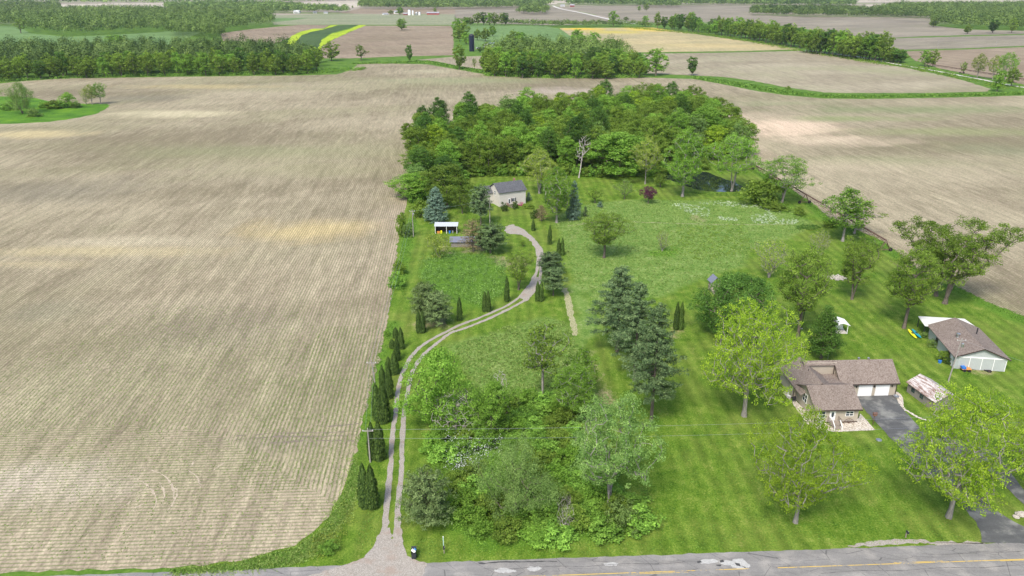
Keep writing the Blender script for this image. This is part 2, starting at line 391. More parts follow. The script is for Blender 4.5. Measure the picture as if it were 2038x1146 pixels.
# base ground to the horizon: rough green near, tan farmland far off
w = N('ground'); p = w.pos(); sy = w.n('SeparateXYZ', (p,)).outputs[1]
a = w.noise(p, 1.6, 5, .7); b = w.noise(p, .12, 4); c = w.noise(w.map(p, sc=(.4, 1, 1)), .0022, 3)
col = w.ramp(w.math('MULTIPLY_ADD', a, .5, w.math('MULTIPLY', b, .5)), [(.3, (.035,.085,.01)), (.5, (.085,.17,.022)), (.7, (.18,.25,.05))])
far = w.ramp(c, [(.35, (.30,.26,.20)), (.5, (.20,.23,.11)), (.6, (.36,.31,.24)), (.7, (.13,.18,.06))], 'CONSTANT')
col = w.mix(w.sstep(sy, 1500, 1900), col, far); w.bsdf(col, .95, .1, bump=a, bs=.5, bd=.1); GROUND = w.m
m = MB(); m.poly([(-9000, -400, 0), (9000, -400, 0), (9000, 16000, 0), (-9000, 16000, 0)]); tag(m.build('ground', GROUND), kind='structure')

# property lawn: fine grid with painted regions of grass kinds
x0, x1, y0, y1, dx = -70, 190, 84, 480, .85
gx = np.arange(x0, x1, dx); gy = np.arange(y0, y1, dx); XX, YY = np.meshgrid(gx, gy); GP = np.stack([XX.ravel(), YY.ravel()], 1)
def vnoise(P, s, seed):
    r = np.random.default_rng(seed); T = r.random((64, 64)); q = P/s + 500; i = np.floor(q).astype(int); f = q-i; f = f*f*(3-2*f)
    a_ = T[i[:,0] % 64, i[:,1] % 64]; b_ = T[(i[:,0]+1) % 64, i[:,1] % 64]; c_ = T[i[:,0] % 64, (i[:,1]+1) % 64]; d_ = T[(i[:,0]+1) % 64, (i[:,1]+1) % 64]
    return (a_*(1-f[:,0])+b_*f[:,0])*(1-f[:,1])+(c_*(1-f[:,0])+d_*f[:,0])*f[:,1]
MEADOW = [[(1105,425),(1180,404),(1300,398),(1480,400),(1575,420),(1625,452),(1560,475),(1500,498),(1478,530),(1410,552),(1350,572),(1310,590),(1180,600),(1140,560),(1125,500),(1105,450)],
          [(905,690),(1000,652),(1090,632),(1122,640),(1150,690),(1190,800),(1100,815),(1000,815),(930,760)],
          [(1140,560),(1180,600),(1200,640),(1160,690),(1148,665),(1130,580)]]
DRY = [[(1165,700),(1185,690),(1225,770),(1235,800),(1215,815),(1180,790)], [(1700,461),(1785,500),(1760,500),(1690,468)], [(940,480),(960,478),(968,500),(945,505),(925,502)],
       [(965,510),(1045,505),(1065,530),(1040,545),(990,525)], [(870,480),(895,490),(890,503),(868,500)], [(1160,455),(1130,470),(1140,478)], [(1415,440),(1380,428),(1372,436),(1400,444)], [(1300,434),(1320,432),(1318,440),(1290,438)],
       [(995,1045),(1020,1040),(1025,1052),(1000,1062)], [(1345,670),(1358,655),(1340,650)], [(1240,1062),(1285,1062),(1285,1068),(1230,1072)], [(1465,835),(1490,835),(1495,824),(1470,822)], [(1565,1044),(1600,1044),(1598,1034),(1572,1034)], [(1870,1020),(1900,1022),(1902,1034),(1880,1036)], [(830,625),(890,625),(900,650),(835,655)],
       [(740,1030),(745,1042),(730,1044)], [(1915,728),(1985,738),(1975,748),(1910,742)], [(1980,788),(2010,796),(1990,806),(1965,798)], [(1150,730),(1165,715),(1180,740)]]
LUSH = [[(1520,360),(1583,392),(1648,445),(1709,473),(1759,500),(1843,560),(1910,585),(2038,645),(2200,730),(2200,703),(2038,628),(1969,602),(1910,572),(1843,546),(1759,480),(1709,459),(1651,433),(1581,380),(1497,326)],
        [(835,520),(870,505),(960,505),(1005,520),(1012,560),(1000,590),(960,612),(900,605),(860,590),(838,560)], [(1290,500),(1340,490),(1360,500),(1330,512),(1295,510)],
        [(850,880),(900,1060),(960,1080),(1100,1078),(1230,1068),(1275,1055),(1260,1000),(1200,930),(1130,860),(1050,810),(960,800),(870,850)], [(700,960),(710,870),(745,720),(775,640),(790,640),(760,730),(725,880),(712,960)], [(790,560),(800,470),(820,430),(830,440),(815,520),(806,600)]]
reg = {}
n1 = vnoise(GP, 3, 1)-.5; n2 = vnoise(GP, 9, 2)-.5
for k, polys, soft in (('meadow', MEADOW, 3.0), ('dry', DRY, 4.0), ('lush', LUSH, 2.5)):
    v = np.full(len(GP), -1e9)
    for pl in polys: v = np.maximum(v, sdist(GP, [g(*q) for q in pl]) + (n1*2+n2*3)*(soft/3))
    reg[k] = np.clip(v/soft+.5, 0, 1)
ix = np.arange(len(gx)-1); iy = np.arange(len(gy)-1); A0 = (iy[:, None]*len(gx)+ix[None]).ravel()
F = np.stack([A0, A0+1, A0+1+len(gx), A0+len(gx)], 1)
w = N('lawn'); p = w.pos(); at = w.n('Attribute', attribute_name='kindmask').outputs['Color']; mk = w.n('SeparateColor', (at,))
a = w.noise(p, 3.4, 6, .8); b = w.noise(p, .22, 4, .6); b2 = w.noise(p, .06, 3); c = w.noise(w.map(p, rot=.06, sc=(1.1, .12, 1)), 1, 3)
blotch = w.noise(w.map(p, sc=(1, .7, 1)), .62, 6, .76)
lawn = w.ramp(w.math('ADD', w.math('MULTIPLY', a, .50), w.math('ADD', w.math('MULTIPLY', b, .18), w.math('ADD', w.math('MULTIPLY', blotch, .24), w.math('MULTIPLY', c, .08)))), [(.40, (.020,.058,.005)), (.46, (.064,.136,.010)), (.53, (.125,.202,.022)), (.61, (.27,.29,.08))])
lawn = w.mix(w.math('MULTIPLY', w.sstep(b2, .42, .66), .35), lawn, (.175,.20,.045))
stv = w.math('SINE', w.math('MULTIPLY', w.math('ADD', w.n('SeparateXYZ', (w.map(p, rot=R(-2)),)).outputs[0], w.math('MULTIPLY', blotch, 1.2)), 2*pi/2.9))
lawn = w.mul(lawn, w.math('MULTIPLY_ADD', w.math('MULTIPLY', stv, w.sstep(b2, .3, .55)), .14, 1.0))
mead = w.ramp(w.math('ADD', w.math('MULTIPLY', w.noise(p, 1.5, 5, .75), .45), w.math('ADD', w.math('MULTIPLY', b, .25), w.math('MULTIPLY', blotch, .30))), [(.38, (.045,.105,.016)), (.46, (.10,.185,.030)), (.54, (.165,.25,.058)), (.66, (.36,.36,.18))])
col = w.mix(mk.outputs[0], lawn, mead)
lush = w.ramp(a, [(.35, (.04,.11,.010)), (.5, (.085,.19,.018)), (.68, (.17,.28,.04))]); col = w.mix(w.math('MULTIPLY', mk.outputs[2], .85), col, lush)
dn = w.sstep(w.math('ADD', w.math('MULTIPLY', mk.outputs[1], .8), w.math('MULTIPLY', w.math('SUBTRACT', w.math('MULTIPLY_ADD', blotch, .6, w.math('MULTIPLY', a, .4)), .5), 3.0)), .45, 1.1)
col = w.mix(w.math('MULTIPLY', dn, .8), col, w.ramp(a, [(.3, (.20,.15,.09)), (.7, (.42,.34,.22))])); w.bsdf(col, .9, .1, bump=a, bs=.6, bd=.08)
me = npmesh('lawn', np.c_[GP, np.full(len(GP), .015)], F, w.m)
ca = me.attributes.new('kindmask', 'FLOAT_COLOR', 'POINT'); ca.data.foreach_set('color', np.stack([reg['meadow'], reg['dry'], reg['lush'], np.ones(len(GP))], 1).astype(np.float32).ravel())
tag(link('lawn', me), kind='structure')

# ---- the big seeded field wrapping round the wood (left, behind and right of the property)
EDGE_L = [(-900,1180),(-300,1150),(0,1141),(137,1135),(343,1130),(464,1118),(515,1107),(584,1085),(635,1050),(670,1000),(687,965),(698,935),(710,889),(723,834),(738,781),(754,716),(766,660),(776,609),(781,562),(789,512),(795,452),(808,410),(819,340),(823,290),(822,300),(846,280),(880,262),(960,246),(1100,230),(1260,212),(1400,216),(1466,262),(1498,322),(1512,340),(1581,380),(1627,412),(1651,434),(1709,460),(1759,481),(1843,548),(1910,573),(1969,603),(2038,630),(2300,745),(2700,900)]
TOPE = [(3200,180),(2400,184),(2038,190),(1900,194),(1720,197),(1640,196),(1560,189),(1500,180),(1440,168),(1380,157),(1280,154),(1100,153),(1000,150),(960,147),(920,140),(850,128),(760,126),(712,128),(700,138),(670,148),(600,150),(400,152),(130,156),(50,161),(0,166),(-300,178),(-1200,195)]
tanA, tanB, olv = (.205,.163,.113), (.375,.314,.222), (.225,.215,.115)
PB = [(1560,252,120,26,(.62,.47,.35),.95), (1660,280,150,12,(.55,.44,.32),.7), (1480,290,60,20,(.52,.41,.31),.7), (610,458,160,26,(.46,.36,.19),.85), (200,500,260,14,(.45,.37,.22),.7), (480,300,260,16,(.24,.235,.13),.6), (640,340,160,18,(.25,.23,.13),.5), (120,382,190,26,(.18,.155,.125),.5), (280,196,110,11,(.19,.17,.135),.45),
      (350,226,140,9,(.52,.45,.30),.85), (60,266,130,10,(.48,.39,.22),.85), (400,172,160,5,(.42,.34,.18),.7), (60,960,200,60,(.50,.43,.34),.6), (260,480,260,12,(.48,.41,.29),.6), (40,525,140,10,(.44,.36,.22),.6),
      (940,160,220,8,(.26,.27,.15),.7), (1120,182,120,9,(.42,.34,.29),.7), (1850,218,300,10,(.19,.21,.105),.85), (1700,236,160,7,(.22,.25,.11),.8), (1900,262,240,10,(.24,.25,.12),.7), (1760,320,200,14,(.25,.25,.14),.55), (1560,205,140,7,(.23,.24,.13),.6), (450,640,180,50,(.22,.18,.14),.35),
      (100,620,90,30,(.22,.20,.14),.5), (1700,330,180,14,(.46,.38,.27),.5), (2000,300,120,14,(.21,.22,.13),.5), (800,430,60,40,(.40,.32,.24),.5), (560,880,160,20,(.21,.175,.14),.35), (860,142,70,5,(.42,.38,.26),.6)]
M['field'] = fieldmat('seeded stubble field', tanA, tanB, olv, rows=.66, patches=PB, headland=True, greens=.45, speck=.68)
sheet('field', EDGE_L+TOPE, .04, M['field'], amp=.22)
far_ = dict(rows=0, speck=.42)
def fm(name, A, B, G, **k):
    d = dict(far_); d.update(k); return fieldmat(name, A, B, G, **d)
F_tan = fm('far tan field', (.24,.205,.14), (.35,.31,.215), (.24,.25,.13), greens=.6)
F_brown = fm('far brown field', (.20,.155,.105), (.30,.24,.17), (.25,.225,.14), greens=.3, rowdeg=-25)
F_grey = fm('far grey field', (.18,.158,.12), (.29,.255,.19), (.21,.21,.125), greens=.35, rowdeg=70)
F_green = fm('far green field', (.11,.19,.06), (.15,.24,.085), (.14,.22,.075), greens=.3, speck=.15)
F_olive = fm('far olive field', (.20,.225,.13), (.27,.27,.17), (.17,.21,.10), greens=.5)
F_gold = fm('far golden field', (.30,.27,.15), (.46,.37,.20), (.24,.25,.11), greens=.4, patches=[(1160,57,50,4,(.62,.42,.03),.9),(1290,58,60,5,(.60,.44,.04),.85),(1220,64,60,4,(.48,.40,.06),.7),(1400,90,120,5,(.48,.38,.18),.6)])
F_dark = fm('far dark green strip', (.05,.09,.03), (.075,.125,.04), (.06,.10,.03), speck=.15)
F_lime = fm('far lime strip', (.26,.36,.02), (.38,.48,.03), (.30,.42,.03), speck=.2)
F_pale = fm('far pale field', (.42,.37,.29), (.52,.46,.37), (.42,.38,.28), greens=.3)
FARF = [
 (F_tan, [(1288,146),(1292,124),(1281,107),(1480,104),(1590,101),(1700,119),(1800,134),(1900,155),(1972,177),(1966,182),(1860,185),(1680,185),(1640,184),(1560,173),(1500,161),(1440,153),(1380,150)], .06),
 (F_tan, [(830,119),(900,113),(965,111),(960,138),(920,133),(870,122)], .06),
 (F_brown, [(640,116),(640,95),(652,84),(700,62),(725,51),(900,51),(903,80),(902,110),(800,112),(700,116)], .08),
 (F_brown, [(440,73),(438,66),(500,58),(540,54),(600,49),(656,50),(645,56),(600,62),(570,78),(545,88),(500,92),(460,95),(445,82)], .08),
 (F_lime, [(570,88),(580,71.6),(598,63),(625,57),(645,57),(658,50),(674,49.3),(666,52),(645,58),(619,63.5),(600,70),(585,88)], .12),
 (F_dark, [(585,88),(600,70),(619,63.5),(645,58),(668,51),(717,49),(690,57),(660,65),(640,77),(636,94)], .10),
 (F_lime, [(632,100),(640,80),(660,67),(695,58),(713,49.8),(730,49.8),(700,62),(664,78),(640,92),(636,108)], .12),
 (F_olive, [(545,49),(541,40),(545,30),(700,27.5),(800,29),(906,30),(906,49.5),(720,49),(650,49)], .08),
 (F_green, [(541,36),(612,36),(575,41),(541,44)], .12),
 (F_green, [(-200,50),(0,52),(35,51),(60,66),(130,73),(220,70),(340,62),(400,64),(340,90),(250,92),(120,96),(0,92),(-200,90)], .08),
 (F_green, [(905,50),(985,51),(1080,50.5),(1112,57),(1140,74),(1130,95),(1000,100),(950,98)], .10),
 (F_gold, [(1113,56),(1300,54.5),(1400,70),(1500,84),(1592,98),(1480,101.5),(1280,104),(1200,104),(1140,95),(1138,74)], .08),
 (F_grey, [(905,44),(905,16),(1000,13),(1104,13),(1160,25),(1230,40),(1262,46),(1100,50),(1000,47)], .08),
 (F_grey, [(1108,12.5),(1280,10),(1500,12),(1502,30),(1700,35.5),(1850,38),(1850,50),(1930,59),(2100,62),(2100,66),(1840,72),(1740,77),(1620,60),(1500,44),(1350,42),(1272,46),(1232,38),(1162,24)], .08),
 (F_grey, [(1700,79),(1840,74.5),(2038,69.5),(2300,66),(2300,84),(2038,91),(1920,96),(1800,99),(1740,92)], .10),
 (F_brown, [(1800,102),(1920,98.5),(2038,93.5),(2400,86),(2400,250),(2038,168),(1970,156),(1870,136),(1820,120)], .08),
 (F_pale, [(598,10),(600,4),(714,1),(716,14),(690,15.5),(650,13)], .10), (F_brown, [(672,26),(716,17),(800,18),(1000,17),(906,19),(906,28),(800,28),(700,27)], .10),
 (F_pale, [(108,13),(112,8.5),(250,6),(420,6),(395,12),(365,14),(200,16)], .10), (F_pale, [(1700,22),(1706,10),(1770,8),(1755,20),(1735,24)], .10),
 (F_pale, [(1010,2),(1500,1),(2100,-2),(2100,3),(1500,4.5),(1105,5.5)], .10), (F_pale, [(1110,8),(1106,5),(920,2),(930,10),(990,11)], .10),
]
for i, (mt, pts, z) in enumerate(FARF): sheet('field', pts, z, mt, amp=.5, step=4, seed=i)
# grassy islands and the ditch strip
w = N('lush meadow grass'); p = w.pos(); a = w.noise(p, 1.2, 5, .7); b = w.noise(p, .08, 4)
w.bsdf(w.ramp(w.math('MULTIPLY_ADD', a, .5, w.math('MULTIPLY', b, .5)), [(.35, (.03,.09,.01)), (.5, (.075,.18,.015)), (.65, (.15,.27,.02))]), .9, .1, bump=a, bs=.6, bd=.1); M['lush'] = w.m
sheet('grass_island', [(-100,194),(0,192),(60,194),(110,203),(160,206),(205,207),(219,209),(212,216),(180,229),(100,242),(0,247),(-100,249)], .06, M['lush'], amp=.5, smooth=True)
# roads
rd = np.array([1, .0485]); rd = rd/np.linalg.norm(rd); rn = np.array([-rd[1], rd[0]]); rc = np.array([6.2, 82.07])
def rp(s, o): return tuple(rc+rd*s+rn*o)
m = MB(); pts = rag([rp(-400, 3.35), rp(-400, -3.35), rp(-60, -3.35), rp(120, -3.35), rp(420, -3.35), rp(420, 3.45), rp(120, 3.45), rp(-60, 3.3)], .055, 1.0, .07, 4); m.poly(pts)
o = tag(m.build('road', M['road']), kind='structure')
if o.data.polygons[0].normal.z < 0: o.data.flip_normals()
for s0, s1, off, wd in ((-60, 26.5, .04, .13), (30.5, 200, .0, .13), (10, 18, -.22, .10), (47, 54, .2, .10), (62, 90, -.16, .10)):
    sheet('road_line', [rp(s0, off-wd/2), rp(s1, off-wd/2), rp(s1, off+wd/2), rp(s0, off+wd/2)], .064, M['yline'], amp=0, world=True)
PATCHM = flat('pale road patch', (.40,.395,.375), .9, .45, 5); CRACKM = flat('dark road seal', (.06,.06,.06), .9, .3, 4)
for pts in ([(984,1135),(1000,1131),(1020,1134),(1026,1138),(1008,1141),(990,1139)], [(1048,1131),(1062,1128),(1078,1130),(1072,1136),(1056,1137)], [(1203,1121),(1226,1120),(1228,1125),(1212,1127),(1202,1125)],
            [(1388,1118),(1408,1113),(1430,1116),(1424,1121),(1398,1122)], [(1432,1118),(1452,1116),(1464,1122),(1452,1126),(1436,1123)], [(1458,1114),(1476,1112),(1486,1120),(1495,1128),(1483,1131),(1470,1124),(1462,1120)], [(1452,1126),(1468,1125),(1488,1132),(1478,1134),(1460,1130)],
            [(812,1136),(818,1134),(820,1138),(814,1140)], [(830,1141),(836,1140),(836,1144),(829,1145)]):
    sheet('road_patch', pts, .062, PATCHM, amp=.06, step=.4, smooth=True, seed=len(pts))
for pts in ([(1386,1118),(1394,1116),(1397,1119),(1389,1121)], [(1432,1116),(1439,1114),(1441,1118),(1434,1120)], [(1425,1124),(1436,1124),(1434,1127),(1426,1126)], [(1462,1120),(1472,1122),(1474,1127),(1466,1126)], [(950,1121),(1000,1118),(1110,1117),(1108,1118.5),(1000,1120),(955,1123)]):
    sheet('road_patch', pts, .066, CRACKM, amp=.04, step=.4, seed=len(pts))
for s0, s1, off in ((-10, 18, 1.7), (36, 66, -1.2), (52, 74, 1.6), (28, 44, -2.6)):
    ribbon('road_crack', [rp(s0+(s1-s0)*k/8, off+.15*sin(k*2.1+s0)) for k in range(9)], .055, .07, CRACKM, amp=.015)
# gravel drive: two wheel tracks, the mouth at the road, the turning place by the house
sheet('gravel_apron', [(610,1148),(660,1133),(695,1122),(724,1110),(744,1086),(758,1056),(776,1050),(778,1072),(783,1072),(785,1050),(800,1050),(804,1088),(811,1106),(822,1114),(850,1121),(840,1150)], .068, M['gravel'], amp=.12, step=.5)
LT = [(764,1062),(769.5,1010),(776.5,935),(780.8,870),(787,823),(793.6,771),(800,745),(807.5,729),(818,711),(838,689.5),(871,669),(920,645),(956,631.7),(1011,607),(1037,588),(1052,572),(1066,548),(1070,526),(1070,505),(1067,491)]
RT = [(791,1062),(792,1010),(799,935),(800,900),(803,839),(807,802),(812,776),(817,752),(827,728),(843,706),(866,686),(896,663),(920,655),(969,636),(1013,615),(1045,597),(1064,578),(1074,556),(1077,530),(1081,512),(1077,494)]
ribbon('gravel_track', gp(LT), [.95, .85, .85, .85, .8, .75, .7], .05, M['gravel'], amp=.07)
ribbon('gravel_track', gp(RT), [.95, .85, .85, .85, .85, .85, .8], .054, M['gravel'], amp=.07, seed=5)
sheet('gravel_turning', [(1046,600),(1036,588),(1052,566),(1063,545),(1067,550),(1076,556),(1070,572),(1058,590)], .058, M['gravel'], amp=.25, smooth=True)
sheet('gravel_turning', [(1086,520),(1077,492),(1063,475),(1042,457),(1022,448),(1008,450),(1005,458),(1013,465),(1034,467),(1052,476),(1065,494),(1073,520)], .059, M['gravel'], amp=.25, smooth=True)
w = N('trodden straw path'); p = w.pos(); a = w.noise(p, 3, 5, .7); w.bsdf(w.ramp(a, [(.35, (.13,.18,.05)), (.5, (.31,.30,.16)), (.7, (.46,.42,.28))]), .95, .1, bump=a, bs=.5, bd=.05); M['straw'] = w.m
ribbon('mown_path', gp([(1123,573),(1129,590),(1135,620),(1142,650),(1145,668)]), [1.5, 1.6, 1.2], .045, M['straw'], amp=.15)
ribbon('mown_path', gp([(1130,450),(1200,441),(1300,443),(1400,446),(1500,447),(1580,446)]), [.5, .5], .03, M['straw'], amp=.1)
# right-hand asphalt drive, its second lane, gravel edge strips and pale stone beds
sheet('driveway', [(1701,789),(1778,786),(1786,797),(1802,820),(1828,848),(1850,868),(1880,868),(1930,884),(1962,892),(1995,917),(2038,976),(2150,1090),(2038,1004),(2000,969),(1956,928),(1934,905),(1915,898),(1905,915),(1925,955),(1945,985),(1965,1003),(1985,1018),(2010,1034),(2038,1049),(2120,1078),(2120,1084),(1953,1080),(1952,1062),(1942,1040),(1915,1006),(1885,978),(1850,950),(1820,922),(1795,895),(1765,864),(1735,832),(1712,806)], .058, M['drive'], amp=.08, step=.8)
sheet('gravel_verge', [(1688,1088),(1720,1080),(1760,1075),(1800,1073),(1850,1076),(1895,1079),(1953,1080),(1953,1084),(1880,1087),(1840,1081),(1790,1084),(1740,1087)], .05, M['gravel'], amp=.15, step=.6, smooth=True)
sheet('gravel_bed', [(1612,852),(1662,860),(1742,856),(1712,823),(1706,835),(1700,841),(1625,843),(1583,796),(1562,778),(1558,782),(1577,803)], .045, M['aggregate'], amp=.05, step=.6)
sheet('gravel_bed', [(1779,786),(1784,780),(1794,787),(1798,798),(1797,812),(1792,807),(1786,797)], .062, M['aggregate'], amp=.05, step=.6, smooth=True)
ribbon('gravel_edge', gp([(1797,812),(1812,822),(1830,832),(1852,838)]), .5, .062, M['aggregate'], amp=.08)
# curved and straight wheel marks left in the field
TRK = flat('bleached stubble', (.40,.335,.245), .95, .7, 3); TRD = flat('dark wheel mark', (.19,.155,.12), .95, .5, 1.5)
for i, ln in enumerate(([(280,930),(300,935),(330,949),(345,975),(343,1004),(326,1020)], [(262,950),(285,960),(305,980),(311,1000),(299,1022)], [(374,936),(392,950),(400,972)], [(350,962),(352,985),(338,1012)], [(255,1018),(280,1005),(300,998)], [(240,1012),(262,998),(285,990)], [(386,918),(380,930)], [(418,940),(445,922),(470,905)], [(318,960),(328,982),(322,1006)])):
    ribbon('wheel_track', gp(ln), [.03,.26,.03], .046+.001*i, TRK, amp=.09, seed=i)
for i, ln in enumerate(([(470,868),(560,862),(640,862),(712,858)], [(470,874),(560,869),(640,869),(708,866)], [(520,884),(610,878),(704,878)], [(640,850),(690,846),(716,842)])): ribbon('wheel_track', gp(ln), [.1,.45,.1], .060+.001*i, TRD, amp=.12, seed=i+20)
# far roads
ROADP = flat('pale far road', (.55,.52,.47), .9, .1, .1)
ribbon('road', gp([(1100,11),(1115,17),(1160,26),(1190,33),(1225,41),(1262,47.5)]), 9, .2, ROADP, amp=.3)
ribbon('road', gp([(1600,101),(1700,112),(1780,127),(1856,140),(1925,153),(1970,161.5),(2014,170),(2038,174),(2300,216)]), 4, .15, ROADP, amp=.2)
# pond with a low bank
POND = [(1340,343),(1400,342),(1425,350),(1445,357),(1470,366),(1482,375),(1472,380.5),(1440,382),(1410,380.5),(1388,377),(1368,371),(1345,362),(1318,352)]
sheet('pond', POND, .05, M['water'], amp=.15, step=.8, smooth=True)

# ------------------------------------------------------------------ plants: leaf cards, branching, prototypes
def unit(v): return v/(np.linalg.norm(v, axis=-1, keepdims=True)+1e-9)
def quads(c, n, sx, sy, r, lv=None, up=False):
    """diamond leaves at c facing n; sx wide, sy long"""
    c = np.asarray(c, float); n = unit(np.asarray(n, float)); k = len(c)
    a = r.normal(0, 1, (k, 3))
    if up: a = a*.35+np.array([0, 0, 1.])
    t = unit(a-(a*n).sum(1, keepdims=True)*n); b = np.cross(n, t)
    sx = np.broadcast_to(sx, (k,))[:, None]; sy = np.broadcast_to(sy, (k,))[:, None]
    j = .75+.5*r.random((k, 1)); sx = sx*j; sy = sy*j
    V = np.stack([c-t*sy*.5, c+b*sx*.5, c+t*sy*.5, c-b*sx*.5], 1).reshape(-1, 3)
    F = np.arange(4*k).reshape(-1, 4)
    if lv is None: lv = r.random(k)
    return V, F, np.repeat(lv, 4)
def merge(parts):
    V = []; F = []; A = []; o = 0
    for v, f, a in parts: V.append(v); F.append(f+o); A.append(a); o += len(v)
    return np.concatenate(V), np.concatenate(F), np.concatenate(A)
def clusterleaves(T, rc, nl, leaf, r, flatz=.6, asp=.7, upb=.5, lvj=.5, out=None):
    """nl leaves on an ellipsoid shell round every centre T"""
    k = len(T); d = unit(r.normal(0, 1, (k, nl, 3))); rr = (.35+.65*r.random((k, nl, 1))**.5)
    rcs = np.broadcast_to(rc, (k,))[:, None, None]*(.7+.6*r.random((k, 1, 1)))
    pos = T[:, None]+d*rr*rcs*np.array([1, 1, flatz])
    nn = d*.7+np.array([0, 0, upb])+r.normal(0, .45, (k, nl, 3))
    lv = np.clip((1-lvj)*r.random((k, 1))+lvj*r.random((k, nl)), 0, 1)
    return quads(pos.reshape(-1, 3), nn.reshape(-1, 3), leaf*asp, leaf, r, lv.ravel())
SHAPES = {
 'round': lambda t: np.sqrt(np.clip(1-(2*t-.9)**2/1.25, 0, 1)), 'oval': lambda t: np.clip(np.sin(pi*np.clip(t*.92+.06, 0, 1)), 0, 1)**.7,
 'cone': lambda t: (1-t)**.85*(.25+.75*np.clip(t*6, 0, 1)), 'vase': lambda t: (.30+.70*t**.7)*np.sqrt(np.clip(1-t**5, 0, 1)),
 'umbrella': lambda t: (.25+.75*np.clip(t*2, 0, 1))*np.sqrt(np.clip(1-t**3, 0, 1)), 'column': lambda t: np.sqrt(np.clip(1-(2*t-1)**4, 0, 1)),
 'tall': lambda t: (.55+.45*np.sin(pi*t))*np.sqrt(np.clip(1-t**4, 0, 1)),
}
def targets(r, n, H, Rr, cb, shape, outer=.38, lump=.25, lean=0):
    f = SHAPES[shape]; t = r.random(n*6); t = t[r.random(n*6) < f(t)+.05][:n]; ph = r.random(len(t))*2*pi
    a = r.random(6)*6.3; q = 1+lump*(np.sin(2*ph+a[0]+4*t)*.6+np.sin(3*ph+a[1]-5*t)*.6+np.sin(9*t+a[2]+ph)*.6)
    rad = Rr*f(t)*q*(r.random(len(t))**outer)
    z = H*(cb+(1-cb)*t)*(1+.04*np.sin(3*ph+a[3])); P = np.stack([rad*np.cos(ph)+lean*t, rad*np.sin(ph), z], 1); return P
def skeleton(r, T, H, cb, base_r, stems=1, spread=0., step=1.1, trunk_to=.62, lean=0):
    P = []; par = []
    for s in range(stems):
        a = 2*pi*s/max(stems, 1)+r.random(); x = y = 0.; zt = H*(cb+(1-cb)*trunk_to)*(1-.15*s*r.random()); nz = max(3, int(zt/step)); dx = spread*cos(a)/nz+lean*.5/nz; dy = spread*sin(a)/nz
        prev = -1 if s == 0 else 0
        for i in range(nz+1):
            if s and i == 0: continue
            x += dx*(i > 0)+r.normal(0, .035)*(i > 0); y += dy*(i > 0)+r.normal(0, .035)*(i > 0); P.append((x, y, zt*i/nz)); par.append(prev); prev = len(P)-1
    P = [np.array(p) for p in P]; c0 = np.array([0, 0, H*cb]); order = np.argsort(np.linalg.norm(T-c0, axis=1)); A = np.zeros((len(P)+len(T)*8, 3)); A[:len(P)] = P; m = len(P); tips = []
    for i in order:
        t = T[i]; q = A[:m]; d = np.linalg.norm(q-t, axis=1); hz = np.hypot(q[:, 0]-t[0], q[:, 1]-t[1]); cost = d+.9*np.clip(q[:, 2]-t[2]+.35*hz, 0, None)+2.5*np.clip(H*cb*.8-q[:, 2], 0, None)
        j = int(np.argmin(cost)); k = int(max(1, min(6, d[j]/step))); p0 = A[j].copy(); pr = j
        for s in range(1, k+1):
            u = s/k; p = p0+(t-p0)*u; p[2] -= .10*d[j]*sin(pi*u); 
            if s < k: p += r.normal(0, .06*step, 3)
            A[m] = p; par.append(pr); pr = m; m += 1
        tips.append(pr)
    A = A[:m]; par = np.array(par); rad = np.zeros(m); e = 2.3; tipset = np.zeros(m); tipset[tips] = 1
    w_ = tipset.copy()
    for i in range(m-1, 0, -1): w_[par[i]] += w_[i]
    rad = (np.maximum(w_, 1)/w_[0])**(1/e)*base_r; return A, par, rad
def branches(A, par, rad, rmin=.02, n=5, bark_flare=True):
    idx = np.where((par >= 0) & (rad > rmin))[0]; V = []; F = []; b = 0
    p = A[par[idx]]; q = A[idx]; r1 = rad[idx]; r0 = np.minimum(rad[par[idx]], r1*1.35+.01); 
    isT = (p[:, 2] < .01); r0 = np.where(isT, r0*1.5, r0)
    d = unit(q-p); a = np.where(np.abs(d[:, 2:3]) < .9, np.array([[0, 0, 1.]]), np.array([[1., 0, 0]])); u = unit(np.cross(d, a)); w_ = np.cross(d, u)
    th = np.arange(n)*2*pi/n; ring = np.cos(th)[None, :, None]*u[:, None]+np.sin(th)[None, :, None]*w_[:, None]
    V = np.concatenate([p[:, None]+ring*r0[:, None, None], q[:, None]+ring*r1[:, None, None]], 1).reshape(-1, 3)
    k = np.arange(len(idx))[:, None]*2*n; i = np.arange(n)[None]; F = np.stack([k+i, k+(i+1) % n, k+n+(i+1) % n, k+n+i], 2).reshape(-1, 4); return V, F
class Proto:
    def __init__(s, name, H, Rr, crown=None, trunk=None, cat='tree'): s.name = name; s.H = H; s.R = Rr; s.crown = crown; s.trunk = trunk; s.cat = cat
def tree(name, H, Rr, cb, shape, n, rc, nl, leaf, mat, seed, bark=BARK, br=.3, stems=1, spread=0., outer=.38, lump=.25, rmin=.03, flatz=.6, asp=.7, lean=0, upb=.5, tt=.62, skel=None, cat='tree', lvj=.5):
    r = np.random.default_rng(seed); T = targets(r, n, H, Rr, cb, shape, outer, lump, lean); Ts = T if skel is None else T[:skel]
    A, par, rad = skeleton(r, Ts, H, cb, br, stems, spread, trunk_to=tt, lean=lean); bv, bf = branches(A, par, rad, rmin)
    crown = None
    if nl: V, F, lv = clusterleaves(T, rc, nl, leaf, r, flatz, asp, upb, lvj); crown = npmesh(name+' crown', V, F, mat, lv)
    return Proto(name, H, Rr, crown, npmesh(name+' trunk', bv, bf, bark), cat)
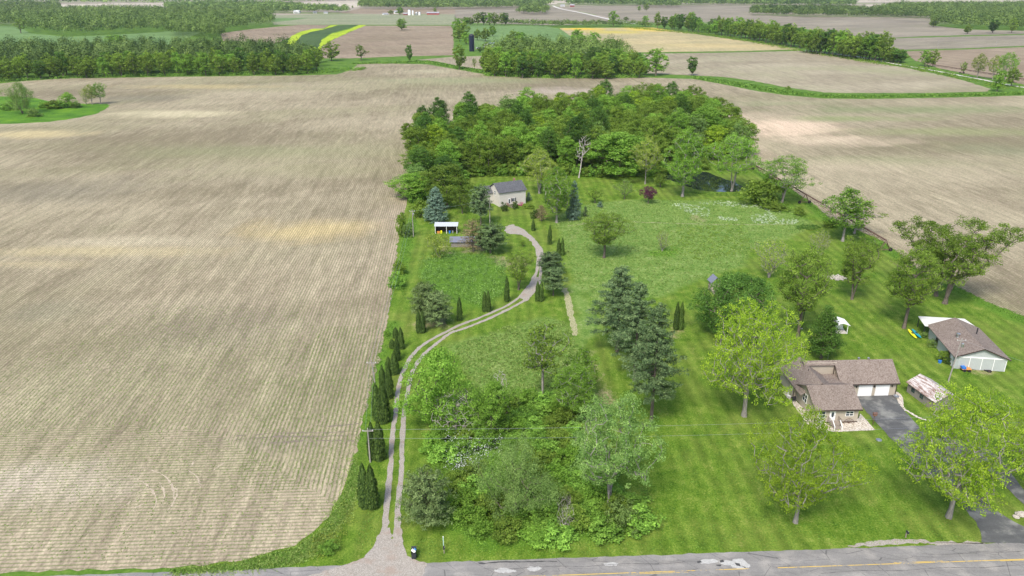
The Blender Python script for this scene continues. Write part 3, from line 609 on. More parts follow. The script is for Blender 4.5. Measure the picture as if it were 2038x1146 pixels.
def pine(name, H, Rr, cb, mat, seed, whorl=.75, per=6, prof=None, droop=-.1, tuft=.5, leaf=.42, nl=16, br=.26, dens=.75, bark=BARK):
    r = np.random.default_rng(seed); z = H*cb; T = []; ed = [(np.zeros(3), np.array([0, 0, H*.98]), br, .03)]
    prof = prof or (lambda t: (1-t)**.75*(.55+.45*np.clip(t*5, 0, 1)))
    while z < H*.985:
        t = (z-H*cb)/(H-H*cb); L0 = Rr*prof(t); ph0 = r.random()*6.3
        for k in range(per):
            ph = ph0+2*pi*k/per+r.normal(0, .2); Lb = max(.25, L0*(.68+.5*r.random())); zz = z+r.normal(0, .2); st = max(1, int((Lb*dens)/.55))
            end = np.array([cos(ph)*Lb, sin(ph)*Lb, zz+Lb*(.28*t+.12+droop*(1-t))]); ed.append((np.array([0, 0, zz-.1]), end, .05*(.4+Lb/Rr), .015))
            for s in range(st+1):
                u = 1-dens*s/max(st, 1) if st else 1; c_ = np.array([0, 0, zz])*(1-u)+end*u; T.append(c_+r.normal(0, .12, 3)+np.array([0, 0, .15*u]))
                if u > .5: sd = r.choice([-1, 1])*.45*Lb*.35; T.append(c_+np.array([-sin(ph), cos(ph), 0])*sd+r.normal(0, .1, 3))
        z += whorl*(.8+.4*r.random())
    T.append(np.array([0, 0, H*.99])); T = np.array(T); k = len(T); d = unit(r.normal(0, 1, (k, nl, 3))+np.array([0, 0, .5])); pos = T[:, None]+d*tuft*(.3+.7*r.random((k, nl, 1)))*np.array([1, 1, .6])
    out = unit(np.stack([T[:, 0], T[:, 1], np.zeros(k)], 1))[:, None]; nn = d*.4+out*.35+np.array([0, 0, .55])+r.normal(0, .4, (k, nl, 3)); lv = np.clip(.45*r.random((k, 1))+.55*r.random((k, nl)), 0, 1)
    V, F, l_ = quads(pos.reshape(-1, 3), nn.reshape(-1, 3), leaf*.42, leaf, r, lv.ravel())
    m = MB(); [m.tube(p, q, r0, r1, 5, False) for p, q, r0, r1 in ed]
    me = bpy.data.meshes.new(name+' trunk'); me.from_pydata(m.v, [], m.f); me.materials.append(bark); me.update()
    return Proto(name, H, Rr, npmesh(name+' crown', V, F, mat, l_), me, 'conifer')
def cedar(name, H, Rr, seed, mat=None):
    r = np.random.default_rng(seed); n = 3600; t = r.random(n)**1.15; ph = r.random(n)*2*pi
    rad = Rr*(1-t**2.6)**.75*(.82+.18*np.clip(t*8, 0, 1))*(1+.10*np.sin(5*ph+seed+4*t)+.09*np.sin(19*t+2*ph)+.06*np.sin(41*t-3*ph)); rad *= .80+.26*r.random(n)
    P = np.stack([rad*np.cos(ph), rad*np.sin(ph), .12+t*H*(1+.02*np.sin(4*ph))], 1); nn = np.stack([np.cos(ph), np.sin(ph), .35+r.normal(0, .3, n)], 1)+r.normal(0, .35, (n, 3))
    V, F, lv = quads(P, nn, .17, .30, r, None, up=True); m = MB(); m.lathe([(Rr*.5,.1)]+[(max(.02, Rr*.84*(1-t_**2.6)**.75*(.82+.18*min(1, t_*8))), .12+t_*H*.97) for t_ in (0,.08,.2,.4,.6,.75,.87,.95,1)], n=12)
    q = [f for f in m.f if len(f) == 4]; mv = np.array(m.v); V2, F2, l2 = merge([(V, F, lv), (mv, np.array(q), np.full(len(mv), .1))])
    tm = MB(); tm.tube((0,0,0),(0,0,H*.5),.12,.06,6); me = bpy.data.meshes.new(name+' trunk'); me.from_pydata(tm.v, [], tm.f); me.materials.append(BARK); me.update()
    return Proto(name, H, Rr, npmesh(name+' crown', V2, F2, mat or L['cedar'], l2), me, 'conifer')
PLANTN = [0]
def put(pr, X, Y, h, wd, label=None, group=None, rot=None, z=0., cat=None, kids=True):
    PLANTN[0] += 1; rr = random.Random(PLANTN[0]*77)
    t = empty(pr.name, (X, Y, z), rr.random()*6.28 if rot is None else rot, label, cat or pr.cat, group); t.scale = (wd/2/pr.R, wd/2/pr.R, h/pr.H)
    if pr.trunk is not None: link('trunk' if pr.cat != 'shrub' else 'stem', pr.trunk, t)
    if pr.crown is not None: link('crown' if pr.cat != 'shrub' else 'foliage', pr.crown, t)
    return t
def at(pr, x, y, ty, wpx, label=None, group=None, rot=None, cat=None, grow=1.0):
    """stand a plant at photo ground point (x, y), its top seen at row ty, wpx wide"""
    c_ = g(x, y); wd = wpx*mpp(x, y, 6); 
    # a wide crown seen from above tops out behind its centre
    ym = hgt(x, y, ty) - wd*.5*.18
    return put(pr, c_[0], c_[1], ym*grow, wd, label, group, rot, 0, cat)
def scatter(poly, n, r, world=False):
    P = np.array([g(*q)[:2] for q in poly]) if not world else np.array(poly); lo, hi = P.min(0), P.max(0); out = np.zeros((0, 2))
    while len(out) < n: q = lo+(hi-lo)*r.random((n*2, 2)); out = np.concatenate([out, q[inpoly(q, P)]])
    return out[:n]
def spaced(poly, d, r, world=False, tries=6000):
    c = scatter(poly, tries, r, world); out = []
    for p in c:
        if all((p[0]-q[0])**2+(p[1]-q[1])**2 > d*d for q in out): out.append(p)
    return np.array(out)
def bushmass(name, P, size, hgt_, nl, leaf, mat, label, cat, seed, asp=.7, flatz=.7, lvj=.5, kind='stuff'):
    """ground cover: heaps of leaves at many spots"""
    r = np.random.default_rng(seed); k = len(P); s = size*(.6+.8*r.random(k)); T = np.c_[P, s*hgt_*.5]; d = unit(r.normal(0, 1, (k, nl, 3))); d[..., 2] = np.abs(d[..., 2])
    pos = T[:, None]*np.array([1,1,0])+d*(.5+.5*r.random((k, nl, 1)))*s[:, None, None]*np.array([1, 1, hgt_]); nn = d*.7+np.array([0, 0, .5])+r.normal(0, .4, (k, nl, 3)); lv = np.clip((1-lvj)*r.random((k, 1))+lvj*r.random((k, nl)), 0, 1)
    V, F, l_ = quads(pos.reshape(-1, 3), nn.reshape(-1, 3), leaf*asp, leaf, r, lv.ravel()); return tag(link(name, npmesh(name, V, F, mat, l_)), label, cat, kind=kind)
def tufts(name, P, hh, w_, per, mat, label, seed, cat='grass'):
    r = np.random.default_rng(seed); k = len(P); c = np.repeat(P, per, 0)+r.normal(0, w_*.8, (k*per, 2)); h_ = hh*(.5+r.random(k*per)); n = np.c_[r.normal(0, 1, (k*per, 2)), .55*np.ones(k*per)]
    V, F, lv = quads(np.c_[c, h_*.42], n, w_, h_, r, np.clip(np.repeat(r.random(k), per)*.6+.4*r.random(k*per), 0, 1), up=True); return tag(link(name, npmesh(name, V, F, mat, lv)), label, cat, kind='stuff')

# ------------------------------------------------------------------ buildings
def gable(mb, x0, x1, y0, y1, ze, zr, axis, ov=.4, th=.18, oe=None):
    """two roof slabs, ridge along axis; walls' top at ze"""
    oe = ov if oe is None else oe
    if axis == 'x':
        ym = (y0+y1)/2; k = (zr-ze)/(ym-y0); a0, a1 = x0-oe, x1+oe
        mb.slab([(a0, y0-ov, ze-ov*k), (a1, y0-ov, ze-ov*k), (a1, ym, zr), (a0, ym, zr)], th)
        mb.slab([(a1, y1+ov, ze-ov*k), (a0, y1+ov, ze-ov*k), (a0, ym, zr+.003), (a1, ym, zr+.003)], th)
    else:
        xm = (x0+x1)/2; k = (zr-ze)/(xm-x0); a0, a1 = y0-oe, y1+oe
        mb.slab([(x0-ov, a1, ze-ov*k), (x0-ov, a0, ze-ov*k), (xm, a0, zr), (xm, a1, zr)], th)
        mb.slab([(x1+ov, a0, ze-ov*k), (x1+ov, a1, ze-ov*k), (xm, a1, zr+.003), (xm, a0, zr+.003)], th)
def walls(mb, x0, x1, y0, y1, z0, ze, zr, axis):
    if axis == 'x':
        ym = (y0+y1)/2; mb.prism([(x0,y0,z0),(x0,y1,z0),(x0,y1,ze-.2),(x0,ym,zr-.2),(x0,y0,ze-.2)], (x1-x0,0,0))
    else:
        xm = (x0+x1)/2; mb.prism([(x0,y0,z0),(x0,y0,ze-.2),(xm,y0,zr-.2),(x1,y0,ze-.2),(x1,y0,z0)], (0,y1-y0,0))
def window(par, x, y, z, wd, hh, face='-y', panes=2, mat='white'):
    """white framed window standing 5 cm proud of the wall, dark panes as a sub-part"""
    f = MB(); gl = MB(); t = .09
    def bx(mb, a0, a1, z0, z1, d0, d1):
        if face == '-y': mb.box(a0, a1, y-d1, y-d0, z0, z1)
        elif face == '-x': mb.box(x-d1, x-d0, a0, a1, z0, z1)
        elif face == '+x': mb.box(x+d0, x+d1, a0, a1, z0, z1)
    c = x if face == '-y' else y
    bx(f, c-wd/2, c+wd/2, z, z+t, -.02, .06); bx(f, c-wd/2, c+wd/2, z+hh-t, z+hh, -.02, .06)
    bx(f, c-wd/2, c-wd/2+t, z+t, z+hh-t, -.02, .057); bx(f, c+wd/2-t, c+wd/2, z+t, z+hh-t, -.02, .057)
    for i in range(1, panes): bx(f, c-wd/2+wd*i/panes-.04, c-wd/2+wd*i/panes+.04, z+t, z+hh-t, -.02, .054)
    bx(f, c-wd/2+t, c+wd/2-t, z+hh*.5-.035, z+hh*.5+.035, -.02, .05)
    bx(gl, c-wd/2+t*.5, c+wd/2-t*.5, z+t*.5, z+hh-t*.5, -.01, .025)
    o = f.build('window', M[mat], par); gl.build('pane', M['glass'], o); return o

# --- beige house
o0 = g(1621, 842)
H = empty('farm_house', tuple(o0), R(2.4), 'beige bungalow with brown shingle roofs and two white garage doors beside the dark drive', 'house')
m = MB(); walls(m, 0, 7.9, 0, 9.1, 0, 3.2, 5.4, 'x'); walls(m, -.5, 6.2, 9.1, 16, 0, 3.2, 5.35, 'y'); m.build('wall', M['beige'], H)
m = MB(); walls(m, 8.9, 19.8, 9.4, 17, 0, 3.2, 6.0, 'x'); m.prism([(2.8,12.7,0),(2.8,17,0),(2.8,17,3.0),(2.8,13.2,5.72),(2.8,12.7,5.72)], (6.1,0,0)); m.box(6.2, 8.9, 9.3, 12.7, 0, 3.1); m.build('garage_wall', M['beige'], H)
m = MB(); gable(m, 0, 7.9, 0, 9.1, 3.2, 5.4, 'x', .45); o = m.build('roof', M['shingle'], H)
m = MB(); gable(m, -.5, 6.2, 5.2, 16, 3.2, 5.45, 'y', .45, oe=.0); m.slab([(5.9,9,3.25),(9,9,3.25),(9,12.6,3.3),(5.9,12.6,3.3)], .12); m.build('roof', M['shingle'], H)
m = MB(); gable(m, 8.9, 19.8, 9.4, 17, 3.2, 6.0, 'x', .45); k = 2.8/3.8
m.slab([(8.4,17.45,3.2-.45*k),(2.3,17.45,3.2-.45*k),(2.3,13.2,6.004),(8.4,13.2,6.004)], .18); m.slab([(2.3,12.35,5.40),(8.4,12.35,5.40),(8.4,13.2,5.996),(2.3,13.2,5.996)], .18); m.build('garage_roof', M['shingle'], H)
m = MB()                                           # dark fascia, gutters and downspouts
m.box(-.45, 8.35, -.56, -.46, 2.74, 2.95); m.box(8.45, 20.25, 8.84, 8.94, 2.68, 2.89)
m.box(-.13, -.02, -.12, -.02, 0, 2.8); m.box(-.62, -.51, 8.95, 9.06, 0, 2.9); m.box(19.82, 19.92, 9.28, 9.38, 0, 2.75); m.box(-.04, 7.95, -.06, -.005, .0, .22); m.box(8.32, 8.46, 12.3, 12.36, 3.2, 5.3); m.each('gutter', M['fascia'], H)
window(H, 1.15, 0, 1.05, 1.25, 1.45, '-y', 1); window(H, 6.25, 0, 1.35, 1.5, 1.05, '-y', 2); window(H, 0, 5.2, 1.5, 1.9, 1.75, '-x', 2); window(H, -.5, 10.4, 1.4, 1.1, 1.2, '-x', 1)
m = MB(); m.box(2.55, 3.65, -.07, .01, .55, 2.75); d = m.build('door', M['white'], H)
m = MB()
for k in range(16):
    t0, t1 = 2*pi*k/16, 2*pi*(k+1)/16; m.prism([(3.1, -.075, 1.75), (3.1+.25*cos(t0), -.075, 1.75+.55*sin(t0)), (3.1+.25*cos(t1), -.075, 1.75+.55*sin(t1))], (0, -.02, 0))
m.build('oval_glass', M['glass'], d); m = MB(); m.lathe([(.05,0),(.05,.05)], (3.5,-.12,1.6), 8); m.build('handle', M['dark'], d)
m = MB(); m.box(2.3, 4.3, -1.5, -.02, .40, .52); 
for k in range(3): m.box(2.6, 3.9, -1.5-.34*(k+1), -1.5-.34*k, 0, .36-.12*k)
m.each('porch_step', M['wood'], H)
m = MB()
for x_ in (2.35, 4.25):
    for y_ in (-1.45, -.75, -.1): m.box(x_-.04, x_+.04, y_-.04, y_+.04, .52, 1.45)
    m.box(x_-.03, x_+.03, -1.5, -.05, 1.45, 1.5)
    for k in range(7): m.box(x_-.012, x_+.012, -1.4+k*.19, -1.37+k*.19, .52, 1.45)
m.each('railing', M['wood'], H)
for s in (-1, 1):
    m = MB(); x_ = 3.25+s*.68; m.slab([(x_-.06,-1.5,1.45),(x_+.06,-1.5,1.45),(x_+.06,-2.6,.75),(x_-.06,-2.6,.75)], .1); m.box(x_-.05, x_+.05, -2.6, -2.5, 0, .7); m.build('handrail', M['white'], H)
for x_ in (12.35, 15.75):
    m = MB(); m.box(x_, x_+2.75, 9.30, 9.42, .02, 2.45); o = m.build('garage_door', M['doorpanel'], H)
for x_ in (11.9, 15.45, 18.95):
    m = MB(); m.box(x_-.09, x_+.09, 9.22, 9.40, 1.95, 2.25); m.build('wall_lamp', M['dark'], H)
for x_, y_ in ((13.9, 14.0), (15.8, 13.9)):
    m = MB(); m.lathe([(.13,0),(.13,.5),(.22,.52),(.24,.7),(.05,.82)], (x_, y_, 5.3), 12); m.build('roof_vent', M['steel'], H)
m = MB(); m.lathe([(.06,0),(.06,.45)], (2.4, 10.5, 5.2), 8); m.build('vent_pipe', M['dark'], H)

def local(o_, rz, x, y, z=0):
    return (o_[0]+x*cos(rz)-y*sin(rz), o_[1]+x*sin(rz)+y*cos(rz), z)
hr = R(2.4)
# things beside the house
t = empty('wagon_wheel', local(o0, hr, 6.2, -.35), hr, 'large dark wagon wheel half sunk against the beige front wall', 'wagon wheel')
m = MB()
for k in range(20):
    a, b = pi*k/20, pi*(k+1)/20; m.tube((.95*cos(a), 0, .05+.95*sin(a)), (.95*cos(b), 0, .05+.95*sin(b)), .045, n=5)
m.build('rim', M['rusty'], t); m = MB()
for k in range(7): a = pi*k/6; m.tube((0,0,.08), (.93*cos(a), 0, .08+.92*sin(a)), .02, n=4)
m.build('spoke', M['rusty'], t); m = MB(); m.lathe([(.12,-.02),(.12,.2)], (0,0,0), 10); m.build('hub', M['rusty'], t)
t = empty('heat_pump', local(o0, hr, .75, -1.0), hr, 'small white box unit beside the front corner of the beige house', 'utility box')
m = MB(); m.box(-.32,.32,-.3,.3,0,.95); m.build('cabinet', M['white'], t); m = MB(); m.box(-.34,.34,-.32,.32,.95,1.02); m.build('lid', M['offwhite'], t)
t = empty('bird_house', local(o0, hr, 10.3, -1.2), hr, 'brown bird house on a thin pole at the edge of the drive', 'bird house')
m = MB(); m.tube((0,0,0),(0,0,2.1),.05); m.build('pole', M['rusty'], t); m = MB(); m.box(-.28,.28,-.25,.25,2.1,2.5); m.build('box', M['deck'], t)
m = MB(); m.slab([(-.38,-.34,2.5),(.38,-.34,2.5),(.38,0,2.78),(-.38,0,2.78)], .04); m.slab([(.38,.34,2.5),(-.38,.34,2.5),(-.38,0,2.783),(.38,0,2.783)], .04); m.build('roof', M['rusty'], t)
t = empty('satellite_dish', tuple(g(1647, 716)), .5, 'pale satellite dish on a short post behind the house roof', 'satellite dish')
m = MB(); m.tube((0,0,0),(0,0,2.2),.06); m.build('post', M['steel'], t)
m = MB(); V0 = []
for k in range(12):
    a, b = 2*pi*k/12, 2*pi*(k+1)/12; m.prism([(0,.18,2.4),(.75*cos(a),-.1,2.4+.75*sin(a)),(.75*cos(b),-.1,2.4+.75*sin(b))], (0,.05,0))
m.build('dish', M['offwhite'], t)
t = empty('patio_chair', local(o0, hr, -1.2, 9.3), .6, 'white garden chair by the left corner of the beige house', 'chair')
m = MB(); m.box(-.28,.28,-.28,.28,.4,.46); m.build('seat', M['white'], t); m = MB(); m.box(-.28,.28,.26,.32,.46,1.05); m.build('backrest', M['white'], t)
for sx in (-.24,.24):
    for sy_ in (-.24,.24): m = MB(); m.box(sx-.03, sx+.03, sy_-.03, sy_+.03, 0, .4); m.build('leg', M['white'], t)
t = empty('barbecue', local(o0, hr, -1.0, 7.7), .4, 'black covered barbecue by the left wall of the beige house', 'barbecue')
m = MB(); m.box(-.45,.45,-.28,.28,.55,.85); m.build('firebox', M['dark'], t); m = MB(); m.prism([(-.45,-.28,.85),(-.45,.28,.85),(-.45,.15,1.12),(-.45,-.15,1.12)], (.9,0,0)); m.build('lid', M['dark'], t)
m = MB(); [m.box(a-.03,a+.03,b-.03,b+.03,0,.55) for a in (-.4,.4) for b in (-.22,.22)]; m.each('leg', M['steel'], t)
def pot(name, x, y, label, mat, fl, r=.28):
    t = empty(name, (x, y, .06), 0, label, 'flower pot'); m = MB(); m.lathe([(r*.7,0),(r,.35),(r*1.08,.36),(r*1.08,.42),(r*.85,.42)], n=12); m.build('pot', M[mat], t)
    r_ = np.random.default_rng(int(x*10)); 
    c_ = r_.normal(0, 1, (60, 3)); c_ /= np.linalg.norm(c_, axis=1)[:, None]; c_[:, 2] = abs(c_[:, 2]); cc = c_*r*1.25+np.array([0,0,.42])
    V, F, lv = quads(cc, c_, .14, .14, r_); o = link('blossom', npmesh('blossom', V, F, L[fl], lv), t)

# --- pale metal barn
o1 = g(1897, 733); br = R(-8.5)
B = empty('metal_barn', tuple(o1), br, 'pale grey metal barn with brown shingle roof and wide sliding doors', 'barn')
m = MB(); walls(m, 0, 10, 0, 15.2, 0, 3.1, 5.1, 'y'); m.build('wall', M['greysiding'], B)
m = MB(); gable(m, 0, 10, 0, 15.2, 3.1, 5.1, 'y', .5); m.build('roof', M['shingle'], B)
m = MB(); kk = .4
for sx in (0, 1):
    xa, xb = (-.5, 5) if sx == 0 else (10.5, 5); m.slab([(xa,-.52,2.9),(xb,-.52,5.1),(xb,-.47,5.1),(xa,-.47,2.9)] if sx == 0 else [(xb,-.52,5.1),(xa,-.52,2.9),(xa,-.47,2.9),(xb,-.47,5.1)], .22)
m.each('fascia', M['fascia'], B)
m = MB(); m.box(.3, 9.9, -.16, -.003, 2.72, 2.92); m.build('door_track', M['white'], B)
for k in range(4):
    m = MB(); a = .55+k*2.33; m.box(a, a+2.30, -.10-.03*(k % 2), -.02-.03*(k % 2), .08, 2.72); d = m.build('sliding_door', M['greysiding'], B)
    m = MB(); m.box(a+2.22, a+2.32, -.17, -.11, .08, 2.72); m.build('edge_trim', M['white'], d)
window(B, 0, 10.2, 1.1, 1.2, 1.1, '-x', 2, 'fascia'); window(B, 0, 3.3, 1.1, 1.2, 1.1, '-x', 2, 'fascia')
m = MB(); m.box(-.05, .002, 1.1, 2.05, .05, 2.1); m.build('door', M['white'], B)
m = MB(); m.lathe([(.3,0),(.24,.25),(.24,.7),(.42,.75),(.42,.95),(.1,1.1)], (2.6, 7.0, 4.05), 14); m.build('roof_vent', M['steel'], B)
m = MB(); m.lathe([(.35,0),(.12,.1),(.12,1.5)], (7.2, 9.2, 4.1), 12); m.build('stove_pipe', M['dark'], B)
m = MB(); m.slab([(-1.2,15.0,2.95),(10.2,15.0,2.95),(9.5,21.2,2.65),(-.6,21.2,2.65)], .12); m.build('canopy', M['offwhite'], B)
m = MB(); [m.box(a-.07,a+.07,b-.07,b+.07,0,2.6) for a in (-.4, 3, 6.4, 9.3) for b in (20.9,)]; m.box(-.9,-.76,15.6,15.74,0,2.85); m.each('canopy_post', M['dark'], B)

# --- rusty roofed shed
a2_ = g(1806, 760, 2.2); sr = R(-79)
SH = empty('old_shed', (a2_[0], a2_[1], 0), sr, 'weathered shed with a patchy rusted tin roof between house and barn', 'shed')
m = MB(); Ls = 8.0; m.prism([(0,.25,0),(0,.25,2.15),(0,2.75,3.4),(0,5.25,2.15),(0,5.25,0)], (Ls-.3,0,0)); m.build('wall', M['oldwood'], SH)
m = MB(); m.slab([(-.3,-.1,2.1),(Ls,-.1,2.1),(Ls,2.75,3.6),(-.3,2.75,3.6)], .08); m.build('roof', M['rusttin'], SH); m = MB(); m.slab([(Ls,5.6,2.1),(-.3,5.6,2.1),(-.3,2.75,3.603),(Ls,2.75,3.603)], .08); m.build('roof', M['rusttin'], SH)
m = MB(); [m.box(x_, x_+.9, .17, .24, .8, 1.6) for x_ in (1.2, 3.6)]; m.each('window', M['glass'], SH)
m = MB(); m.box(5.6, 7.2, .16, .24, 0, 1.9); m.build('door', M['wood'], SH); m = MB(); m.box(-.08, -.003, 1.6, 3.2, 0, 2.0); m.build('door', M['wood'], SH)

# --- white two storey house
o2 = g(994, 412); wr = R(26)
WH = empty('white_house', tuple(o2), wr, 'tall cream house with charcoal roof at the edge of the wood', 'house')
m = MB(); walls(m, 0, 10.6, 0, 8.6, 0, 5.5, 7.9, 'x'); m.build('wall', M['cream'], WH)
m = MB(); m.prism([(-3.4,5.6,0),(-3.4,10.6,0),(-3.4,10.6,4.2),(-3.4,8.1,6.0),(-3.4,5.6,4.2)], (3.6,0,0)); m.build('side_wing', M['cream'], WH)
m = MB(); gable(m, 0, 10.6, 0, 8.6, 5.5, 7.9, 'x', .4); m.build('roof', M['dshingle'], WH)
m = MB(); gable(m, -3.4, 0, 5.6, 10.6, 4.3, 6.2, 'x', .35, oe=.3); m.build('wing_roof', M['dshingle'], WH)
window(WH, 0, 3.6, 3.7, 1.3, 1.5, '-x', 2); window(WH, 5.6, 0, 1.5, 1.2, 1.2, '-y', 1)
for s in (4.75, 6.3): m = MB(); m.box(s, s+.35, -.06, .0, 1.45, 2.75); m.build('shutter', M['dark'], WH)
m = MB(); m.box(3.5, 4.3, -.06, .01, .6, 2.7); d = m.build('door', M['white'], WH); m = MB(); m.box(3.62, 4.18, -.09, -.055, .9, 2.5); m.build('door_glass', M['glass'], d)
m = MB(); m.box(2.8, 5.6, -2.4, -.02, .35, .5); [m.box(3.4, 5.0, -2.4-.35*(k+1), -2.4-.35*k, 0, .33-.11*k) for k in range(3)]; m.each('deck', M['wood'], WH)
m = MB()
for x_ in (2.85, 5.55):
    m.box(x_-.04, x_+.04, -2.35, -.05, 1.35, 1.42); [m.box(x_-.03, x_+.03, -2.35+k*.25, -2.30+k*.25, .5, 1.35) for k in range(10)]
m.each('railing', M['deck'], WH)
m = MB(); m.box(8.2, 8.8, 5.0, 5.6, 6.6, 8.6); m.build('chimney', M['brick'], WH)

# --- white roofed open shed and grey lean-to
a = g(866, 465); SA = empty('open_shed', tuple(a), 0, 'low open-fronted shed with a white metal roof left of the drive loop', 'shed')
wS = 44*mpp(866, 465)
m = MB(); m.box(0, wS, 2.8, 2.9, 0, 2.2); m.box(0, .08, .2, 2.8, 0, 2.2); m.box(wS-.08, wS, .2, 2.8, 0, 2.3); m.each('wall', M['fascia'], SA)
m = MB(); m.slab([(-.25,-.1,2.55),(wS+.25,-.1,2.55),(wS+.25,3.2,2.95),(-.25,3.2,2.95)], .08); m.build('roof', flat('grey white shed roof', (.47,.50,.52), .45), SA)
for x_ in (.12, wS*.52, wS-.12): m = MB(); m.box(x_-.07, x_+.07, .0, .14, 0, 2.4); m.build('post', M['white'], SA)
for i, (fx, mt, lb) in enumerate(((.15,'orange','orange crate at the left of the open shed'), (.28,'yellow','yellow barrel in the open shed'), (.66,'blue','blue barrel in the open shed'), (.80,'steel','grey metal drum in the open shed'))):
    t = empty('crate' if i == 0 else 'barrel', (a[0]+wS*fx, a[1]+.4, 0), .2*i, lb, 'crate' if i == 0 else 'barrel')
    m = MB(); (m.box(-.4,.4,-.3,.3,0,.6) if i == 0 else m.lathe([(.27,0),(.31,.1),(.31,.35),(.29,.4),(.31,.45),(.31,.8),(.27,.88)], n=14)); m.build('body', M[mt], t)
    m = MB(); (m.box(-.42,.42,-.32,.32,.6,.68) if i == 0 else m.lathe([(.22,.88),(.22,.92)], n=14)); m.build('lid', M[mt], t)
a = g(897, 492); SB = empty('grey_shed', tuple(a), R(2), 'low grey wooden shed with a slate grey roof behind the brown pine', 'shed')
m = MB(); m.box(0, 9.2, 0, 3.6, 0, 1.7); m.build('wall', M['oldwood'], SB); m = MB(); m.slab([(-.3,-.4,1.75),(9.5,-.4,1.75),(9.5,2.2,2.75),(-.3,2.2,2.75)], .1); m.slab([(9.5,4.0,1.9),(-.3,4.0,1.9),(-.3,2.2,2.753),(9.5,2.2,2.753)], .1); m.build('roof', M['slate'], SB)
m = MB(); [m.box(x_, x_+1.0, -.05, -.002, .1, 1.5) for x_ in (.8, 3.2, 5.4)]; m.each('door', M['oldwood'], SB)

# --- small white garden shelter, log playhouse
a = g(1661, 664); G = empty('garden_shelter', tuple(a), R(-2), 'small white-roofed garden shelter behind the dark conical tree', 'shelter')
m = MB(); m.box(0, 2.9, 0, 3.2, 0, .12); m.build('floor', M['concrete'], G); m = MB(); m.slab([(.1,-.2,2.15),(1.5,-.2,2.75),(1.5,3.6,2.75),(.1,3.6,2.15)], .07); m.slab([(1.5,-.2,2.753),(3.2,-.2,2.15),(3.2,3.6,2.15),(1.5,3.6,2.753)], .07); m.build('roof', M['white'], G)
m = MB(); [m.box(x_-.06,x_+.06,y_-.06,y_+.06,.12,2.15) for x_ in (.3, 2.8) for y_ in (.15, 3.0)]; m.each('post', M['white'], G)
m = MB(); m.box(.5, 2.6, 1.8, 2.3, .45, .53); m.box(.5, 2.6, 2.3, 2.37, .53, 1.2); m.each('bench', M['white'], G)
a = g(1416, 582); G = empty('play_tower', tuple(a), R(8), 'weathered log play tower with a small blue-grey gable roof in the meadow', 'play tower')
m = MB(); [m.box(-.1, 2.1, -.1-.02*(k % 2), 2.1+.02*(k % 2), .1+k*.42, .36+k*.42) for k in range(3)]; m.box(-.2,2.2,-.2,2.2,1.45,1.6); m.each('log', M['wood'], G)
m = MB(); [m.box(x_-.08,x_+.08,y_-.08,y_+.08,1.6,3.3) for x_ in (0,2) for y_ in (0,2)]; m.each('post', M['wood'], G)
m = MB(); gable(m, 0, 2, 0, 2, 3.3, 4.3, 'y', .5, .08); m.build('roof', M['slate'], G); m = MB(); m.box(-.02,.04,.1,1.9,1.6,2.3); m.box(.1,1.9,-.02,.04,1.6,2.2); m.each('railing', M['wood'], G)
m = MB(); m.slab([(-.3,-1.3,.02),(.5,-1.3,.02),(.5,-.2,1.5),(-.3,-.2,1.5)], .08); m.build('ramp', M['wood'], G)

# --- kayaks, trailer, tyres
def kayak(x, y, x2, y2, mat, lb):
    p, q = g(x, y, .3), g(x2, y2, .3); Lk = np.linalg.norm(q-p); rz = math.atan2(q[1]-p[1], q[0]-p[0])
    t = empty('kayak', (p[0], p[1], .12), rz, lb, 'kayak', 'kayaks lying on the lawn by the barn'); m = MB(); ns = 14; ring = 8; b0 = 0
    for i in range(ns+1):
        s = i/ns; wd = .40*(4*s*(1-s))**.6+.02; zz = .06*(2*s-1)**2
        for j in range(ring): ang = 2*pi*j/ring; m.v.append((s*Lk, wd*cos(ang), .22+zz+.20*sin(ang)*(4*s*(1-s))**.35))
        if i: m.f += [((i-1)*ring+j, (i-1)*ring+(j+1) % ring, i*ring+(j+1) % ring, i*ring+j) for j in range(ring)]
    m.build('hull', M[mat], t, True); m = MB(); m.slab([(Lk*.5+.45*cos(a_), .22*sin(a_), .44) for a_ in np.linspace(0, 2*pi, 12, endpoint=False)], .04); m.build('cockpit', M['dark'], t)
kayak(1807, 655, 1824, 674, 'yellow', 'bright yellow kayak on the lawn beside the barn'); kayak(1815, 655, 1833, 673, 'teal', 'teal blue kayak on the lawn between the yellow one and the barn')
t = empty('utility_trailer', tuple(g(1914, 740)), R(-6), 'small trailer with an orange board and blue load before the barn doors', 'trailer')
m = MB(); m.box(0, 1.9, 0, 1.1, .5, .62); m.build('bed', M['orange'], t); m = MB(); m.box(.0, .8, .05, 1.05, .62, 1.0); m.build('load_box', M['blue'], t)
for x_, y_ in ((.5, -.08), (1.5, -.08), (.5, 1.1), (1.5, 1.1)): m = MB(); m.tube((x_, y_, .3), (x_, y_+.15, .3), .3, n=14); m.build('wheel', M['rubber'], t)
m = MB(); m.tube((1.9,.55,.5),(2.9,.5,.35),.04); m.build('drawbar', M['dark'], t)
for i, (x_, y_) in enumerate(((1962, 737), (1968, 739.5))):
    t = empty('tyre', tuple(g(x_, y_)), 0, ('upright rusty tyre before the barn doors', 'black tyre lying flat right of the upright one')[i], 'tyre', 'old tyres before the barn'); m = MB()
    R0 = .42
    for k in range(16):
        a_, b_ = 2*pi*k/16, 2*pi*(k+1)/16; m.tube((R0*cos(a_), R0*sin(a_), .14), (R0*cos(b_), R0*sin(b_), .14), .13, n=6)
    o = m.build('tread', M['rubber'], t); m = MB(); m.lathe([(.26,.06),(.26,.12)], n=12); m.build('rim', M['rusty'], t)
